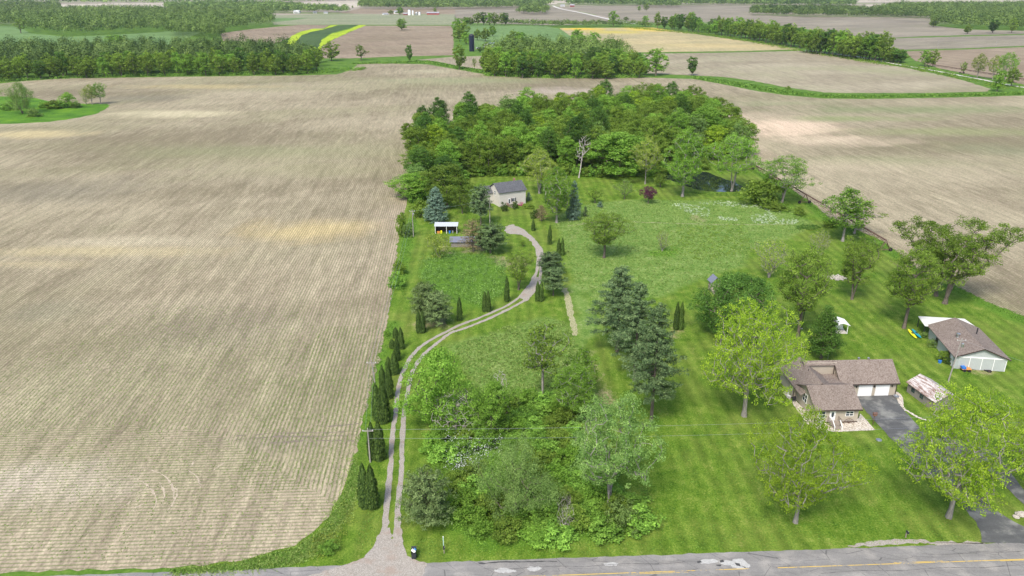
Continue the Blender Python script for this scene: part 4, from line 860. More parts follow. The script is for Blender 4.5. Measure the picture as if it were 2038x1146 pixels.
t = empty('tub', tuple(g(1870, 722)), 0, 'small blue tub on the stones at the barn corner', 'tub'); m = MB(); m.lathe([(.3,0),(.36,.5),(.38,.5),(.38,.55),(.3,.55)], n=14); m.build('tub', M['blue'], t)
t = empty('steel_drum', tuple(g(1872, 714)), .3, 'rounded steel drum beside the barn shrubs', 'drum'); m = MB(); m.lathe([(.15,0),(.35,.08),(.38,.3),(.38,.7),(.3,.9),(.1,.98)], n=16); m.build('tank', M['steel'], t, True); m = MB(); m.lathe([(.05,.98),(.05,1.1)], n=8); m.build('valve', M['dark'], t)
t = empty('stone_planter', tuple(g(1783, 791, .06)), 0, 'round grey tub on the pale stones right of the garage', 'planter'); m = MB(); m.lathe([(.35,.05),(.5,.1),(.55,.4),(.45,.42),(.42,.3)], n=16); m.build('bowl', M['steel'], t)
t = empty('well_lid', tuple(g(1749, 876)), 0, 'flat pale well lid on the lawn by the drive', 'well lid'); m = MB(); m.lathe([(.5,.02),(.5,.12),(.44,.16)], n=20); m.build('lid', M['steel'], t)

# --- roadside: bin, mailboxes
t = empty('wheelie_bin', tuple(g(824, 1110)), R(4), 'black roadside bin heaped with white bags at the gravel drive mouth', 'bin')
m = MB(); m.prism([(-.33,-.33,.1),(.33,-.33,.1),(.33,.33,.1),(-.33,.33,.1)], (0,0,.01)); b = len(m.v)
m.v += [(-.28,-.26,.05),(.28,-.26,.05),(.28,.28,.05),(-.28,.28,.05),(-.36,-.38,1.1),(.36,-.38,1.1),(.36,.38,1.1),(-.36,.38,1.1)]; m.f += [(b,b+1,b+5,b+4),(b+1,b+2,b+6,b+5),(b+2,b+3,b+7,b+6),(b+3,b,b+4,b+7),(b+3,b+2,b+1,b)]; m.build('body', M['binblack'], t)
for s in (-.3, .3): m = MB(); m.tube((s-.04,.34,.14),(s+.04,.34,.14),.14, n=12); m.build('wheel', M['rubber'], t)
m = MB(); m.slab([(-.36,.40,1.1),(.36,.40,1.1),(.36,.95,1.25),(-.36,.95,1.25)], .05); m.build('lid', M['binblack'], t)
for i, (dx_, dy_, mt) in enumerate(((-.12,.1,'white'), (.14,.25,'tarpblue'), (.1,-.1,'white'))):
    t2 = empty('rubbish_bag', tuple(np.array(g(824, 1110))+np.array([dx_, dy_, 1.08])), i, ('left white rubbish bag on the roadside bin', 'pale blue rubbish bag on the roadside bin', 'front white rubbish bag on the roadside bin')[i], 'rubbish bag', 'bags in the bin')
    m = MB(); m.lathe([(.05,0),(.2,.05),(.24,.16),(.16,.28),(.04,.34),(.07,.4)], n=9); m.build('bag', M[mt], t2, True)
def mailbox(x, y, lb, green=False):
    t = empty('mailbox', tuple(g(x, y)), R(2), lb, 'mailbox'); m = MB(); m.box(-.06,.06,-.06,.06,0,1.05); m.box(-.05,.05,-.45,.1,.95,1.03); m.build('post', M['wood'], t)
    m = MB(); m.prism([(-.11,-.5,1.05),(.11,-.5,1.05),(.11,-.5,1.2),(.07,-.5,1.28),(-.07,-.5,1.28),(-.11,-.5,1.2)], (0,.6,0)); m.build('box', M['dark'], t)
    m = MB(); m.box(.115,.13,-.25,-.2,1.15,1.38); m.build('flag', M['white'], t)
mailbox(1802, 1070, 'black mailbox on a post on the gravel verge in front of the lawn'); mailbox(884, 1101, 'dark mailbox on a post near the black bin')
t = empty('marker_post', tuple(g(883, 1094)), 0, 'tall pale green marker post just behind the mailbox near the bin', 'post'); m = MB(); m.box(-.06,.06,-.03,.03,0,2.2); m.build('stake', flat('pale green stake', (.35,.5,.45)), t); m = MB(); m.box(-.07,.07,-.035,.035,2.2,2.35); m.build('cap', M['white'], t)

# --- boulders and stone rings
def rock(x, y, s, seed, lb=None, grp=None, z=0):
    r = np.random.default_rng(seed); m = MB(); t = empty('boulder', tuple(g(x, y, z)), r.random()*6, lb, 'boulder', grp)
    n_ = 10; prof = [(.05,0),(.8,.05),(1,.35),(.85,.7),(.45,.92),(.03,1)]
    m.lathe([(a_*s, b_*s*.9) for a_, b_ in prof], n=n_); m.v = [tuple(np.array(v)*(1+.22*(r.random()-.5))) for v in m.v]; m.build('stone', M['stone'], t)
for i, (x, y, s, lb) in enumerate(((2022,1030,.5,'lower left boulder of the three beside the right drive'), (2032,1026,.7,'large pale boulder at the right edge beside the drive'), (2024,1023,.4,'small back boulder of the three beside the right drive'))): rock(x, y, s, 40+i, lb, 'boulders by the drive')
def stones(name, cx, cy, rx, ry, n, s, lb):
    r = np.random.default_rng(int(cx)); m = MB(); c0 = g(cx, cy)
    for k in range(n):
        a_ = r.random()*2*pi; d_ = r.random()**.5; x_, y_ = c0[0]+rx*d_*cos(a_), c0[1]+ry*d_*sin(a_); q = s*(.5+r.random())
        m.lathe([(q*.7,0),(q,.4*q),(q*.5,.9*q)], (x_, y_, 0), 6)
    m.v = [(v[0]+r.normal(0,.05), v[1]+r.normal(0,.05), v[2]) for v in m.v]; return tag(m.build(name, M['stone']), lb, 'stone pile', kind='stuff')
stones('stone_pile', 1666, 553, 2.6, 2.0, 90, .28, 'pale heap of field stones under the lawn trees')

# --- poles and wires
def upole(x, y, ty, lb, arm=True, trans=False, lean=0, h=None):
    c_ = g(x, y); h = h or hgt(x, y, ty); t = empty('utility_pole', tuple(c_), 0, lb, 'utility pole', 'utility poles'); m = MB(); m.tube((0,0,0),(lean,0,h),.135,.09,n=8); m.build('pole', M['pole'], t)
    if arm: m = MB(); m.box(-.9+lean,.9+lean,-.06,.06,h-.6,h-.48); m.build('crossarm', M['pole'], t); m = MB(); [m.lathe([(.05,0),(.06,.12),(.03,.16)], (lean+s, 0, h-.48), 8) for s in (-.8,.8)]; m.each('insulator', M['white'], t)
    if trans: m = MB(); m.lathe([(.2,0),(.25,.05),(.25,.75),(.2,.8)], (lean+.35,-.1,h-1.9), 12); m.build('transformer', M['steel'], t)
    return np.array([c_[0]+lean, c_[1], h-.35])
P1 = upole(737, 920, 852, 'grey utility pole beside the arborvitae nearest the road crossing'); P2 = upole(756, 818, 717, 'tall leaning utility pole rising behind the arborvitae row', lean=-.9)
P3 = upole(823, 472, 417, 'grey utility pole with a transformer at the field edge left of the sheds', trans=True); P4 = upole(975, 449, 392, 'grey pole in front of the white house', arm=False)
P5 = upole(1887, 760, 673, 'wooden utility pole with transformers in front of the metal barn', trans=True, lean=.7)
P6 = upole(2330, 905, 800, 'far right utility pole beside the road')
def wire(a_, b_, sag, off=(0,0,0), nm='power_line', lb='thin overhead wire'):
    a_ = np.array(a_)+off; b_ = np.array(b_)+off; pts = [tuple(a_+(b_-a_)*k/16-np.array([0,0,sag*4*(k/16)*(1-k/16)])) for k in range(17)]
    m = MB(); m.path(pts, .013, 3); o = m.build(nm, M['steel']); tag(o, lb, 'wire', 'overhead wires')
wire(P1, P6, 1.2, (0,0,.1), lb='upper thin wire crossing the lawn from the left pole'); wire(P1, P6, 1.5, (0,0,-1.6), lb='lower thin wire crossing the lawn from the left pole')
wire(P1, P2, .5, (-.4,0,0), lb='left wire of the pair along the arborvitae'); wire(P1, P2, .5, (.4,0,0), lb='right wire of the pair along the arborvitae')
wire(P2, P3, 1.2, (-.4,0,0), lb='left wire of the pair along the field edge'); wire(P2, P3, 1.2, (.4,0,0), lb='right wire of the pair along the field edge')
wire(P3, P4, .8, lb='wire from the field edge to the pole by the white house'); wire(P5, P6, 1.0, lb='wire from the barn pole towards the right')
lp = empty('yard_pole', tuple(g(1595, 654)), 0, 'thin dark lamp pole beside the tall lawn tree', 'pole'); m = MB(); m.tube((0,0,0),(.15,0,6.2),.09,.07); m.build('pole', M['dark'], lp); m = MB(); m.lathe([(.3,0),(.3,.1)], n=10); m.build('footing', M['concrete'], lp)
# --- irrigation booms
def boom(pa, pb, towers, lb, hz=3.6, s=1.0):
    a_, b_ = g(*pa, hz), g(*pb, hz); Lb = np.linalg.norm(b_-a_); rz = math.atan2(b_[1]-a_[1], b_[0]-a_[0]); t = empty('irrigation_boom', (a_[0], a_[1], 0), rz, lb, 'irrigation boom', 'irrigation booms')
    m = MB(); m.tube((0,0,hz),(Lb,0,hz),.13*s,n=6); m.build('pipe', M['rusty'], t)
    m = MB(); nb = towers*8; dx_ = Lb/nb
    for k in range(nb):
        sag = .25+.9*sin(pi*((k % 8)+.5)/8)
        for s2 in (-1, 1): m.tube((k*dx_,0,hz),((k+.5)*dx_,s2*.55,hz-sag),.035*s,n=3); m.tube(((k+1)*dx_,0,hz),((k+.5)*dx_,s2*.55,hz-sag),.035*s,n=3); m.tube(((k+.5)*dx_,s2*.55,hz-sag),((k+1.5)*dx_,s2*.55,hz-sag),.03*s,n=3)
    m.build('truss', M['rusty'], t)
    for k in range(towers+1):
        x_ = Lb*k/towers; m = MB()
        for sx, sy_ in ((-1.6,-1.6),(1.6,-1.6),(-1.6,1.6),(1.6,1.6)): m.tube((x_,0,hz),(x_+sx*.3,sy_,.6),.05*s,n=4)
        m.tube((x_,-1.9,.6),(x_,1.9,.6),.07*s,n=4); tw = m.build('tower', M['rusty'], t)
        for sy_ in (-1.9, 1.9): m = MB(); m.tube((x_-.08,sy_,.6),(x_+.12,sy_,.6),.58,n=14); m.build('wheel', M['rubber'], tw)
boom((1492,322), (1764,478), 4, 'brown irrigation boom standing along the field edge right of the pond', s=1.7)
boom((1846,126), (2090,165), 3, 'distant brown irrigation boom beyond the hedgerow at right', s=2.0)
# --- far farms
def shed(nm, x, y, wpx, hpx, dpx, lb, wall, roof, rz=0, cat='barn', eave=.6):
    c_ = g(x, y); k = mpp(x, y); wd, hh = wpx*k, hpx*k; dp = dpx; t = empty(nm, tuple(c_), rz, lb, cat)
    m = MB(); walls(m, -wd/2, wd/2, 0, dp, 0, hh*eave, hh, 'x'); m.build('wall', M[wall], t); m = MB(); gable(m, -wd/2, wd/2, 0, dp, hh*eave+.1, hh+.1, 'x', .5); m.build('roof', M[roof], t)
    m = MB(); [m.box(-wd/2+wd*f-.8, -wd/2+wd*f+.8, -.1, -.02, .8, hh*eave*.7) for f in (.25,.5,.75)]; m.each('window', M['glass'], t)
shed('red_barn', 861.5, 29, 24, 5, 12, 'long low red barn with pale roof at the distant farm', 'redboard', 'farroof'); shed('red_shed', 807, 30, 8, 4.5, 9, 'small red shed left of the distant silos', 'redboard', 'farroof')
shed('distant_barn', 590, 26.5, 12, 6, 14, 'white barn at the edge of the far wood', 'farmwhite', 'farmwhite'); shed('distant_house', 627, 26.5, 7, 4.5, 9, 'small white farmhouse left of the far white barn', 'farmwhite', 'farroof', .3, 'house'); shed('distant_shed', 648, 27, 7, 3.5, 9, 'grey-roofed shed right of the far farmhouse', 'farmwhite', 'farroof', 0, 'shed')
shed('distant_house', 789, 27, 7, 5.5, 9, 'grey roofed farmhouse among trees at the distant farm', 'farmwhite', 'farroof', .4, 'house'); shed('distant_shed', 768, 29.5, 10, 3.5, 9, 'low shed with a pale gable left of the distant farmhouse', 'farmwhite', 'farroof', .5, 'shed')
shed('distant_house', 1120, 13, 8, 4, 12, 'white house by the distant bend of the pale road', 'farmwhite', 'farroof', 0, 'house'); shed('red_barn', 1139, 13.5, 8, 5, 12, 'dark red barn beside the distant pale road', 'redboard', 'farroof')
shed('distant_house', 1690, 9, 9, 4, 16, 'pale house among the trees on the right horizon', 'farmwhite', 'farroof', 0, 'house')
def silo(x, y, wpx, hpx, lb, mat='steel', dome=True):
    c_ = g(x, y); k = mpp(x, y); r = wpx*k/2; h = hpx*k; t = empty('silo', tuple(c_), 0, lb, 'silo', 'farm silos'); m = MB(); m.lathe([(r,0),(r,h)], n=24); m.build('tank', M[mat], t, False)
    m = MB(); m.lathe([(r*1.03,h),(r*.8,h+r*.35),(r*.3,h+r*.6),(r*.05,h+r*.65)], n=24); m.build('dome', M['steel' if mat != 'silo' else 'dark'], t)
    m = MB(); m.tube((r*1.02,-r*.3,0),(r*1.02,-r*.3,h),r*.06,n=4); m.build('ladder', M['steel'], t)
silo(939, 102, 10, 30, 'tall navy blue silo at the farm beyond the field', 'silo'); silo(815, 30, 6, 9, 'widest pale silo of the distant farm', 'farmwhite'); silo(822, 30, 3.5, 8, 'slim pale silo of the distant farm', 'farmwhite'); silo(829, 30, 5, 4.5, 'low grey grain bin right of the distant silos', 'steel'); silo(835, 30, 4.5, 5, 'right-hand white grain bin of the distant farm', 'farmwhite')
c_ = g(970, 97); k = mpp(970, 97); t = empty('round_roof_barn', tuple(c_), R(-20), 'white barn with an arched roof beside the navy silo', 'barn'); r = 8*k; m = MB()
pr = [(r*cos(a_), 0, 2+r*.9*sin(a_)) for a_ in np.linspace(0, pi, 13)]; m.prism([(r,0,0)]+pr+[(-r,0,0)], (0,22,0)); m.build('wall', M['farmwhite'], t); m = MB()
for p_, q_ in zip(pr[:-1], pr[1:]): m.slab([(p_[0]*1.03,-.5,p_[2]*1.02),(q_[0]*1.03,-.5,q_[2]*1.02),(q_[0]*1.03,22.5,q_[2]*1.02),(p_[0]*1.03,22.5,p_[2]*1.02)], .15)
m.build('roof', M['steel'], t)
shed('red_shed', 986, 96, 9, 5, 10, 'red and white shed right of the arched barn', 'redboard', 'farmwhite', .2, 'shed'); shed('red_shed', 952, 98, 8, 3, 6, 'low rusty shed right of the navy silo', 'redboard', 'farroof', 0, 'shed')
shed('distant_house', 1166, 105, 9, 4, 8, 'white roofed house glimpsed in the gap of the middle wood', 'farmwhite', 'farmwhite', .2, 'house', .7)
for i, (x, y, h_, lb) in enumerate(((1865,93,13,'left lone pole in the far right field'), (1981,92,12,'right lone pole in the far right field'))):
    t = empty('utility_pole', tuple(g(x, y)), 0, lb, 'utility pole', 'utility poles'); m = MB(); m.tube((0,0,0),(.5,0,h_*mpp(x, y)),.3,.2); m.build('pole', M['pole'], t)

# ------------------------------------------------------------------ plant prototypes
PR = {}
PR['lime']  = tree('leafing_tree', 17, 8.5, .27, 'round', 1150, .6, 32, .20, L['lime'], 11, BARKG, .42, rmin=.024, outer=.45, flatz=.7, lump=.3)
PR['lime2'] = tree('leafing_tree', 15, 8, .24, 'oval', 860, .62, 34, .20, L['lime'], 12, BARKG, .34, rmin=.026, outer=.45, lump=.35)
PR['ash']   = tree('shade_tree', 16, 6.5, .33, 'umbrella', 320, .95, 56, .24, L['mid'], 13, BARK, .33, rmin=.025, lump=.3, flatz=.5)
PR['vase']  = tree('shade_tree', 15, 5.5, .30, 'vase', 270, .85, 50, .23, L['mid'], 14, BARK, .30, stems=3, spread=1.6, rmin=.03, lump=.32, flatz=.5)
PR['oak']   = tree('oak_tree', 17, 8.5, .30, 'vase', 300, 1.15, 90, .26, L['mid'], 15, BARKG, .42, stems=2, spread=3.2, rmin=.04, lump=.4, outer=.3)
PR['oakr'] = tree('oak_tree', 17, 7.5, .30, 'vase', 260, 1.0, 80, .26, L['mid'], 115, BARK, .42, stems=2, spread=2.5, rmin=.04, lump=.45, outer=.35, lean=4.5)
PR['maple'] = tree('maple_tree', 13, 6.5, .12, 'round', 340, 1.15, 74, .28, L['dark'], 16, BARK, .35, outer=.25, lump=.2)
PR['silver']= tree('silver_maple', 17, 7.6, .30, 'tall', 420, .9, 60, .25, L['pale'], 17, BARKG, .34, stems=2, spread=1.2, lump=.5, outer=.35, rmin=.03)
PR['thin']  = tree('slender_tree', 13, 3.2, .42, 'tall', 130, .75, 26, .30, L['mid'], 18, BARKG, .20, rmin=.02, lump=.5)
PR['thin2'] = tree('slender_tree', 13, 3.2, .28, 'tall', 170, .75, 28, .30, L['bright'], 19, BARKG, .2, rmin=.02, lump=.4)
PR['dead']  = tree('dead_tree', 10, 4.6, .18, 'round', 620, 1, 0, .3, None, 20, BARKW, .15, stems=2, spread=1.8, rmin=.012, outer=.45)
PR['birch'] = tree('dead_tree', 14, 3.2, .45, 'vase', 90, 1, 0, .3, None, 21, BARKW, .22, rmin=.012, lean=-3)
PR['bare']  = tree('budding_tree', 9, 4.6, .15, 'vase', 420, .5, 5, .24, L['yellow'], 22, BARKG, .2, stems=3, spread=2.4, rmin=.014, outer=.5)
PR['willow']= tree('willow_tree', 12, 6.2, .14, 'round', 360, 1.05, 80, .27, L['grey'], 23, BARK, .22, stems=3, spread=3, lump=.55, flatz=1.0, asp=.35)
PR['bushy'] = tree('leafy_tree', 11, 4.4, .06, 'oval', 230, .9, 70, .25, L['bright'], 24, BARK, .22, lump=.5)
PR['airy']  = tree('airy_tree', 15, 5, .32, 'tall', 250, .85, 44, .23, L['yellow'], 25, BARKG, .25, stems=2, spread=1.2, rmin=.02, lump=.35)
PR['poplar']= tree('poplar_tree', 20, 4.6, .18, 'oval', 330, .85, 56, .24, L['bright'], 26, BARKG, .32, rmin=.03, lump=.2)
PR['sparse']= tree('open_crowned_tree', 16, 6.8, .36, 'round', 340, .9, 44, .25, L['bright'], 27, BARKG, .32, stems=2, spread=1.5, rmin=.02, lump=.3, outer=.3)
PR['pear']  = tree('conical_tree', 13, 4.2, .14, 'cone', 300, .85, 34, .30, L['dark'], 28, BARK, .24, lump=.25)
PR['plum']  = tree('purple_plum', 6, 2.9, .30, 'umbrella', 130, .6, 34, .22, L['plum'], 29, BARK, .12)
PR['apple'] = tree('apple_tree', 6, 3.4, .28, 'umbrella', 120, .6, 26, .24, L['mid'], 30, BARK, .15, lump=.3)
PR['crab']  = tree('budding_tree', 6.5, 3.6, .2, 'umbrella', 240, .5, 9, .20, L['grey'], 31, BARK, .14, rmin=.015)
PR['wp']    = pine('white_pine', 21, 6.2, .26, L['pine'], 32, .95, 7, tuft=.6, leaf=.36, nl=24, br=.36, prof=lambda t: (1-t)**.78*(.72+.28*np.clip(t*5, 0, 1)))
PR['sp']    = pine('spruce_tree', 12, 4.4, .04, L['spruce'], 33, .5, 8, tuft=.5, leaf=.38, nl=14, droop=-.3)
PR['rp']    = pine('pine_tree', 11, 3.9, .30, L['pine'], 34, .6, 7, tuft=.6, leaf=.4, nl=17, prof=lambda t: np.sqrt(np.clip(1-t**2.2, 0, 1))*(.7+.3*np.clip(t*5, 0, 1)))
PR['op']    = pine('pine_tree', 10, 4.6, .22, L['olive'], 35, .6, 7, tuft=.6, leaf=.38, nl=16, prof=lambda t: np.sqrt(np.clip(1-t**2, 0, 1)), bark=BARK)
PR['bp']    = pine('browning_pine', 9, 3.8, .25, L['rust'], 36, .65, 6, tuft=.55, leaf=.36, nl=9, prof=lambda t: np.sqrt(np.clip(1-t**2, 0, 1)))
PR['cone']  = pine('young_spruce', 3, 1.1, .05, L['pine'], 37, .3, 7, tuft=.22, leaf=.2, nl=12, br=.06, droop=-.2)
PR['conb']  = pine('young_spruce', 3, 1.1, .05, L['spruce'], 38, .3, 7, tuft=.22, leaf=.2, nl=12, br=.06, droop=-.2)
for i in range(3): PR['ced%d' % i] = cedar('arborvitae', 6, 1.0, 50+i)
PR['sh0'] = tree('shrub', 2.6, 1.9, .02, 'round', 60, .55, 46, .24, L['thick'], 60, BARK, .06, cat='shrub', stems=3, spread=.8)
PR['sh1'] = tree('shrub', 3.0, 2.0, .02, 'round', 60, .6, 46, .26, L['mid'], 61, BARK, .06, cat='shrub', stems=3, spread=.8)
PR['sh2'] = tree('shrub', 2.6, 2.0, .02, 'round', 60, .55, 44, .22, L['grey'], 62, BARK, .06, cat='shrub', stems=3, spread=.8)
PR['sh4'] = tree('shrub', 2.6, 1.9, .02, 'vase', 60, .5, 60, .2, L['bright'], 66, BARK, .06, cat='shrub', stems=3, spread=.8)
PR['sh3'] = tree('shrub', 1.6, 1.2, .02, 'round', 40, .38, 40, .17, L['cedar'], 63, BARK, .05, cat='shrub', stems=2, spread=.3)
PR['shy'] = tree('shrub', 4.5, 3.2, .05, 'vase', 150, .6, 16, .22, L['yellow'], 64, BARKG, .08, cat='shrub', stems=5, spread=1.8, rmin=.012)
PR['pinkb'] = tree('flowering_shrub', 1.4, 1.2, .02, 'round', 36, .36, 34, .15, L['pink'], 65, BARK, .05, cat='shrub')
# mid-distance broadleaf kinds (own crown + trunk each), larger leaves
for i, (nm, Hh, Rr_, sh_, mt, lp_) in enumerate((('broadleaf_tree', 17, 5.6, 'round', 'mid', .25), ('broadleaf_tree', 19, 5.0, 'oval', 'bright', .3), ('broadleaf_tree', 16, 5.8, 'round', 'mid', .3), ('broadleaf_tree', 18, 5.2, 'vase', 'mid', .35), ('broadleaf_tree', 15, 5.0, 'round', 'bright', .35), ('broadleaf_tree', 20, 4.6, 'oval', 'dark', .25))):
    PR['w%d' % i] = tree(nm, Hh, Rr_, .16, sh_, 240, 1.05, 62, .35, L[mt], 70+i, BARK, .3, outer=.28, lump=lp_, rmin=.07)
PR['w6'] = tree('broadleaf_tree', 16, 4.6, .16, 'round', 230, 1.0, 44, .40, L['lime'], 76, BARK, .3, outer=.28, lump=.4, rmin=.07); PR['w7'] = tree('broadleaf_tree', 18, 5.0, .2, 'tall', 210, 1.05, 34, .40, L['pale'], 77, BARKG, .3, outer=.35, lump=.45, rmin=.05)
for i, (sh_, mt) in enumerate((('round','bright'), ('oval','mid'), ('oval','mid'), ('vase','dark'))):
    PR['m%d' % i] = tree('field_tree', 18, 5.4, .17, sh_, 120, 1.35, 26, .8, L[mt], 80+i, BARK, .4, outer=.3, lump=.4, rmin=.09)
PR['mt'] = tree('field_tree', 17, 5.5, .28, 'umbrella', 70, 1.2, 20, .7, L['mid'], 85, BARK, .4, lump=.5, rmin=.07)

# ------------------------------------------------------------------ trees and shrubs one by one
LW = 'trees on the lawns'
at(PR['lime'], 1481, 828, 592, 186, 'big lime-green tree with a thick grey trunk left of the beige house')
at(PR['lime2'], 1583, 1040, 812, 192, 'lime-green young-leafed tree on the front lawn before the beige house')
at(PR['lime2'], 1888, 1030, 765, 235, 'spreading lime-green tree standing between the road and the rusty shed', rot=2.1)
at(PR['lime2'], 2085, 985, 790, 190, 'lime-green tree cut by the right edge beside the second drive lane', rot=1.)
at(PR['oakr'], 1880, 604, 432, 150, 'dark spreading oak leaning over the field edge at right, nearer of two', rot=.15)
at(PR['oakr'], 1862, 589, 432, 125, 'dark oak behind the leaning one at the right field edge', rot=3.0)
at(PR['ash'], 1587, 671, 480, 128, 'tall feathery shade tree left of the garden shelter')
at(PR['ash'], 1799, 653, 484, 125, 'tall feathery shade tree beside the kayaks', rot=2.)
at(PR['vase'], 1695, 596, 466, 96, 'vase-shaped tree with forked trunk on the lawn behind the garden shelter')
at(PR['thin2'], 1677, 480, 366, 82, 'tall tree with a bare lower trunk by the right field edge')
at(PR['thin'], 1700, 465, 390, 72, 'leaning companion right of the bare-trunked field edge tree')
at(PR['pear'], 1634, 713, 602, 84, 'dark conical tree in front of the garden shelter')
at(PR['thin'], 1628, 590, 555, 32, 'tiny lawn tree with pale base behind the tall feathery tree')
at(PR['bare'], 1530, 552, 468, 84, 'yellow budding tree with many bare branches above the meadow corner')
at(PR['bare'], 1627, 520, 452, 55, 'sparse grey twiggy tree beside the oval flower bed')
at(PR['maple'], 1462, 672, 538, 150, 'dense dark maple behind the big lime-green tree')
for x, y, ty, w_, lb in ((1228,700,517,138,'rearmost of the three tall white pines'), (1262,756,552,118,'middle of the three tall white pines'), (1296,838,592,130,'front white pine of the three with its grey trunk showing')): at(PR['wp'], x, y, ty, w_, lb, 'white pines')
at(PR['ash'], 1202, 513, 414, 98, 'rounded tree with a short trunk alone at the meadow edge', rot=1.)
at(PR['bare'], 1318, 500, 455, 36, 'small bare tree ringed by green in the middle of the meadow')
at(PR['bushy'], 872, 845, 690, 125, 'broad leafy tree overhanging the gravel drive', rot=.5)
at(PR['dead'], 907, 862, 764, 108, 'bare grey dead tree in the thicket')
at(PR['bushy'], 978, 870, 752, 88, 'upright leafy tree right of the dead one')
at(PR['birch'], 1003, 818, 730, 34, 'thin dead snag behind the upright leafy tree')
at(PR['thin'], 1080, 796, 637, 82, 'tall slender tree standing alone behind the thicket')
at(PR['thin2'], 1158, 790, 688, 60, 'slender tree beside the browned grass strip')
at(PR['poplar'], 1140, 832, 722, 92, 'feathery light green tree behind the silver maple')
at(PR['silver'], 1212, 1002, 782, 178, 'large pale silver maple with a forked trunk at the thicket edge')
at(PR['willow'], 1030, 1030, 880, 128, 'grey-green willow arching over the front thicket')
at(PR['op'], 850, 1046, 936, 106, 'dusty dark pine at the mouth of the gravel drive')
at(PR['dead'], 1125, 1055, 980, 42, 'small dead grey bush in the front thicket', rot=1)
at(PR['sh2'], 1240, 1048, 998, 76, 'silvery shrub at the right end of the thicket')
at(PR['op'], 846, 636, 560, 62, 'dark pine nearest the field of the drive-bend pair'); at(PR['op'], 873, 648, 578, 62, 'greyish pine right-hand of the drive-bend pair', rot=1.)
at(PR['vase'], 1032, 577, 497, 66, 'light green vase-shaped tree inside the drive loop')
at(PR['rp'], 1094, 546, 500, 52, 'rear dark pine where the drive narrows'); at(PR['rp'], 1101, 588, 530, 50, 'front dark pine where the drive narrows', rot=2)
at(PR['rp'], 976, 504, 443, 66, 'round-topped green pine at the left of the turning place'); at(PR['bp'], 942, 501, 437, 50, 'browning pine beside the grey shed'); at(PR['rp'], 957, 447, 368, 46, 'tall pine in front of the white house')
at(PR['shy'], 873, 512, 460, 62, 'yellow-green twiggy shrub left of the grey shed'); at(PR['sp'], 868, 440, 368, 60, 'blue spruce behind the white-roofed shed')
at(PR['w0'], 890, 412, 318, 88, 'big round-headed tree left of the white house'); at(PR['apple'], 920, 425, 380, 44, 'small tree between the blue spruce and the white house')
at(PR['poplar'], 1108, 443, 330, 66, 'tall bright tree right of the white house'); at(PR['sp'], 1141, 437, 358, 38, 'dark spruce beside the tall bright tree right of the house')
at(PR['airy'], 1073, 385, 292, 74, 'airy yellow-green tree behind the right corner of the white house')
at(PR['birch'], 1152, 354, 268, 36, 'bare white dead birch before the wood')
at(PR['w4'], 1232, 350, 256, 112, 'bright round tree at the front of the wood'); at(PR['airy'], 1284, 366, 268, 58, 'twin-trunked airy tree behind the purple plum')
at(PR['poplar'], 1358, 391, 250, 74, 'tall pale tree left of the pond'); at(PR['sparse'], 1456, 380, 262, 100, 'broad light green tree over the right end of the pond'); at(PR['w1'], 1400, 300, 205, 100, 'tallest tree at the back right of the wood')
at(PR['sparse'], 1556, 403, 305, 98, 'open yellow-green tree beside the irrigation boom'); at(PR['sh1'], 1518, 404, 352, 84, 'broad bush between the pond and the open yellow-green tree')
at(PR['plum'], 1290, 405, 369, 36, 'small purple-leaved plum tree in the lawn'); at(PR['apple'], 1184, 404, 371, 34, 'low spreading green tree in the back lawn'); at(PR['crab'], 1243, 396, 354, 44, 'small grey-green tree between the spreading tree and the plum'); at(PR['apple'], 1314, 372, 344, 40, 'low flat-topped tree behind the plum')
at(PR['conb'], 1194, 412, 401, 14, 'tiny blue spruce in the back lawn'); at(PR['cone'], 1165, 431, 412, 13, 'tiny dark spruce below the tiny blue one'); at(PR['conb'], 1052, 399, 383, 13, 'little blue-green spruce at the right corner of the white house'); at(PR['cone'], 1076, 384, 352, 10, 'slim green cone tree behind the white house') 
at(PR['apple'], 1041, 491, 477, 16, 'dwarf tree inside the top of the drive loop'); at(PR['sh3'], 1065, 434, 415, 18, 'rounded dark shrub right of the white house front')
at(PR['sh3'], 1003, 420, 401, 15, 'clipped green shrub left of the white house steps'); at(PR['sh3'], 1025, 415, 399, 15, 'clipped green shrub right of the white house steps'); at(PR['pinkb'], 1037, 409, 402, 11, 'pink flowering shrub at the white house front'); at(PR['sh1'], 1052, 414, 404, 22, 'low green shrubs right of the white house')
at(PR['bp'], 1078, 440, 408, 24, 'small brownish tree beside the rounded shrub')
at(PR['sh1'], 1880, 716, 697, 30, 'bright green shrub against the barn side wall'); at(PR['sh3'], 1888, 724, 710, 20, 'green shrub at the barn front corner'); at(PR['sh2'], 1857, 690, 674, 24, 'grey-green shrub along the barn side wall'); at(PR['sh2'], 1840, 672, 660, 16, 'small grey-green plant at the rear barn corner')
PR['sh0'].cat = 'shrub'
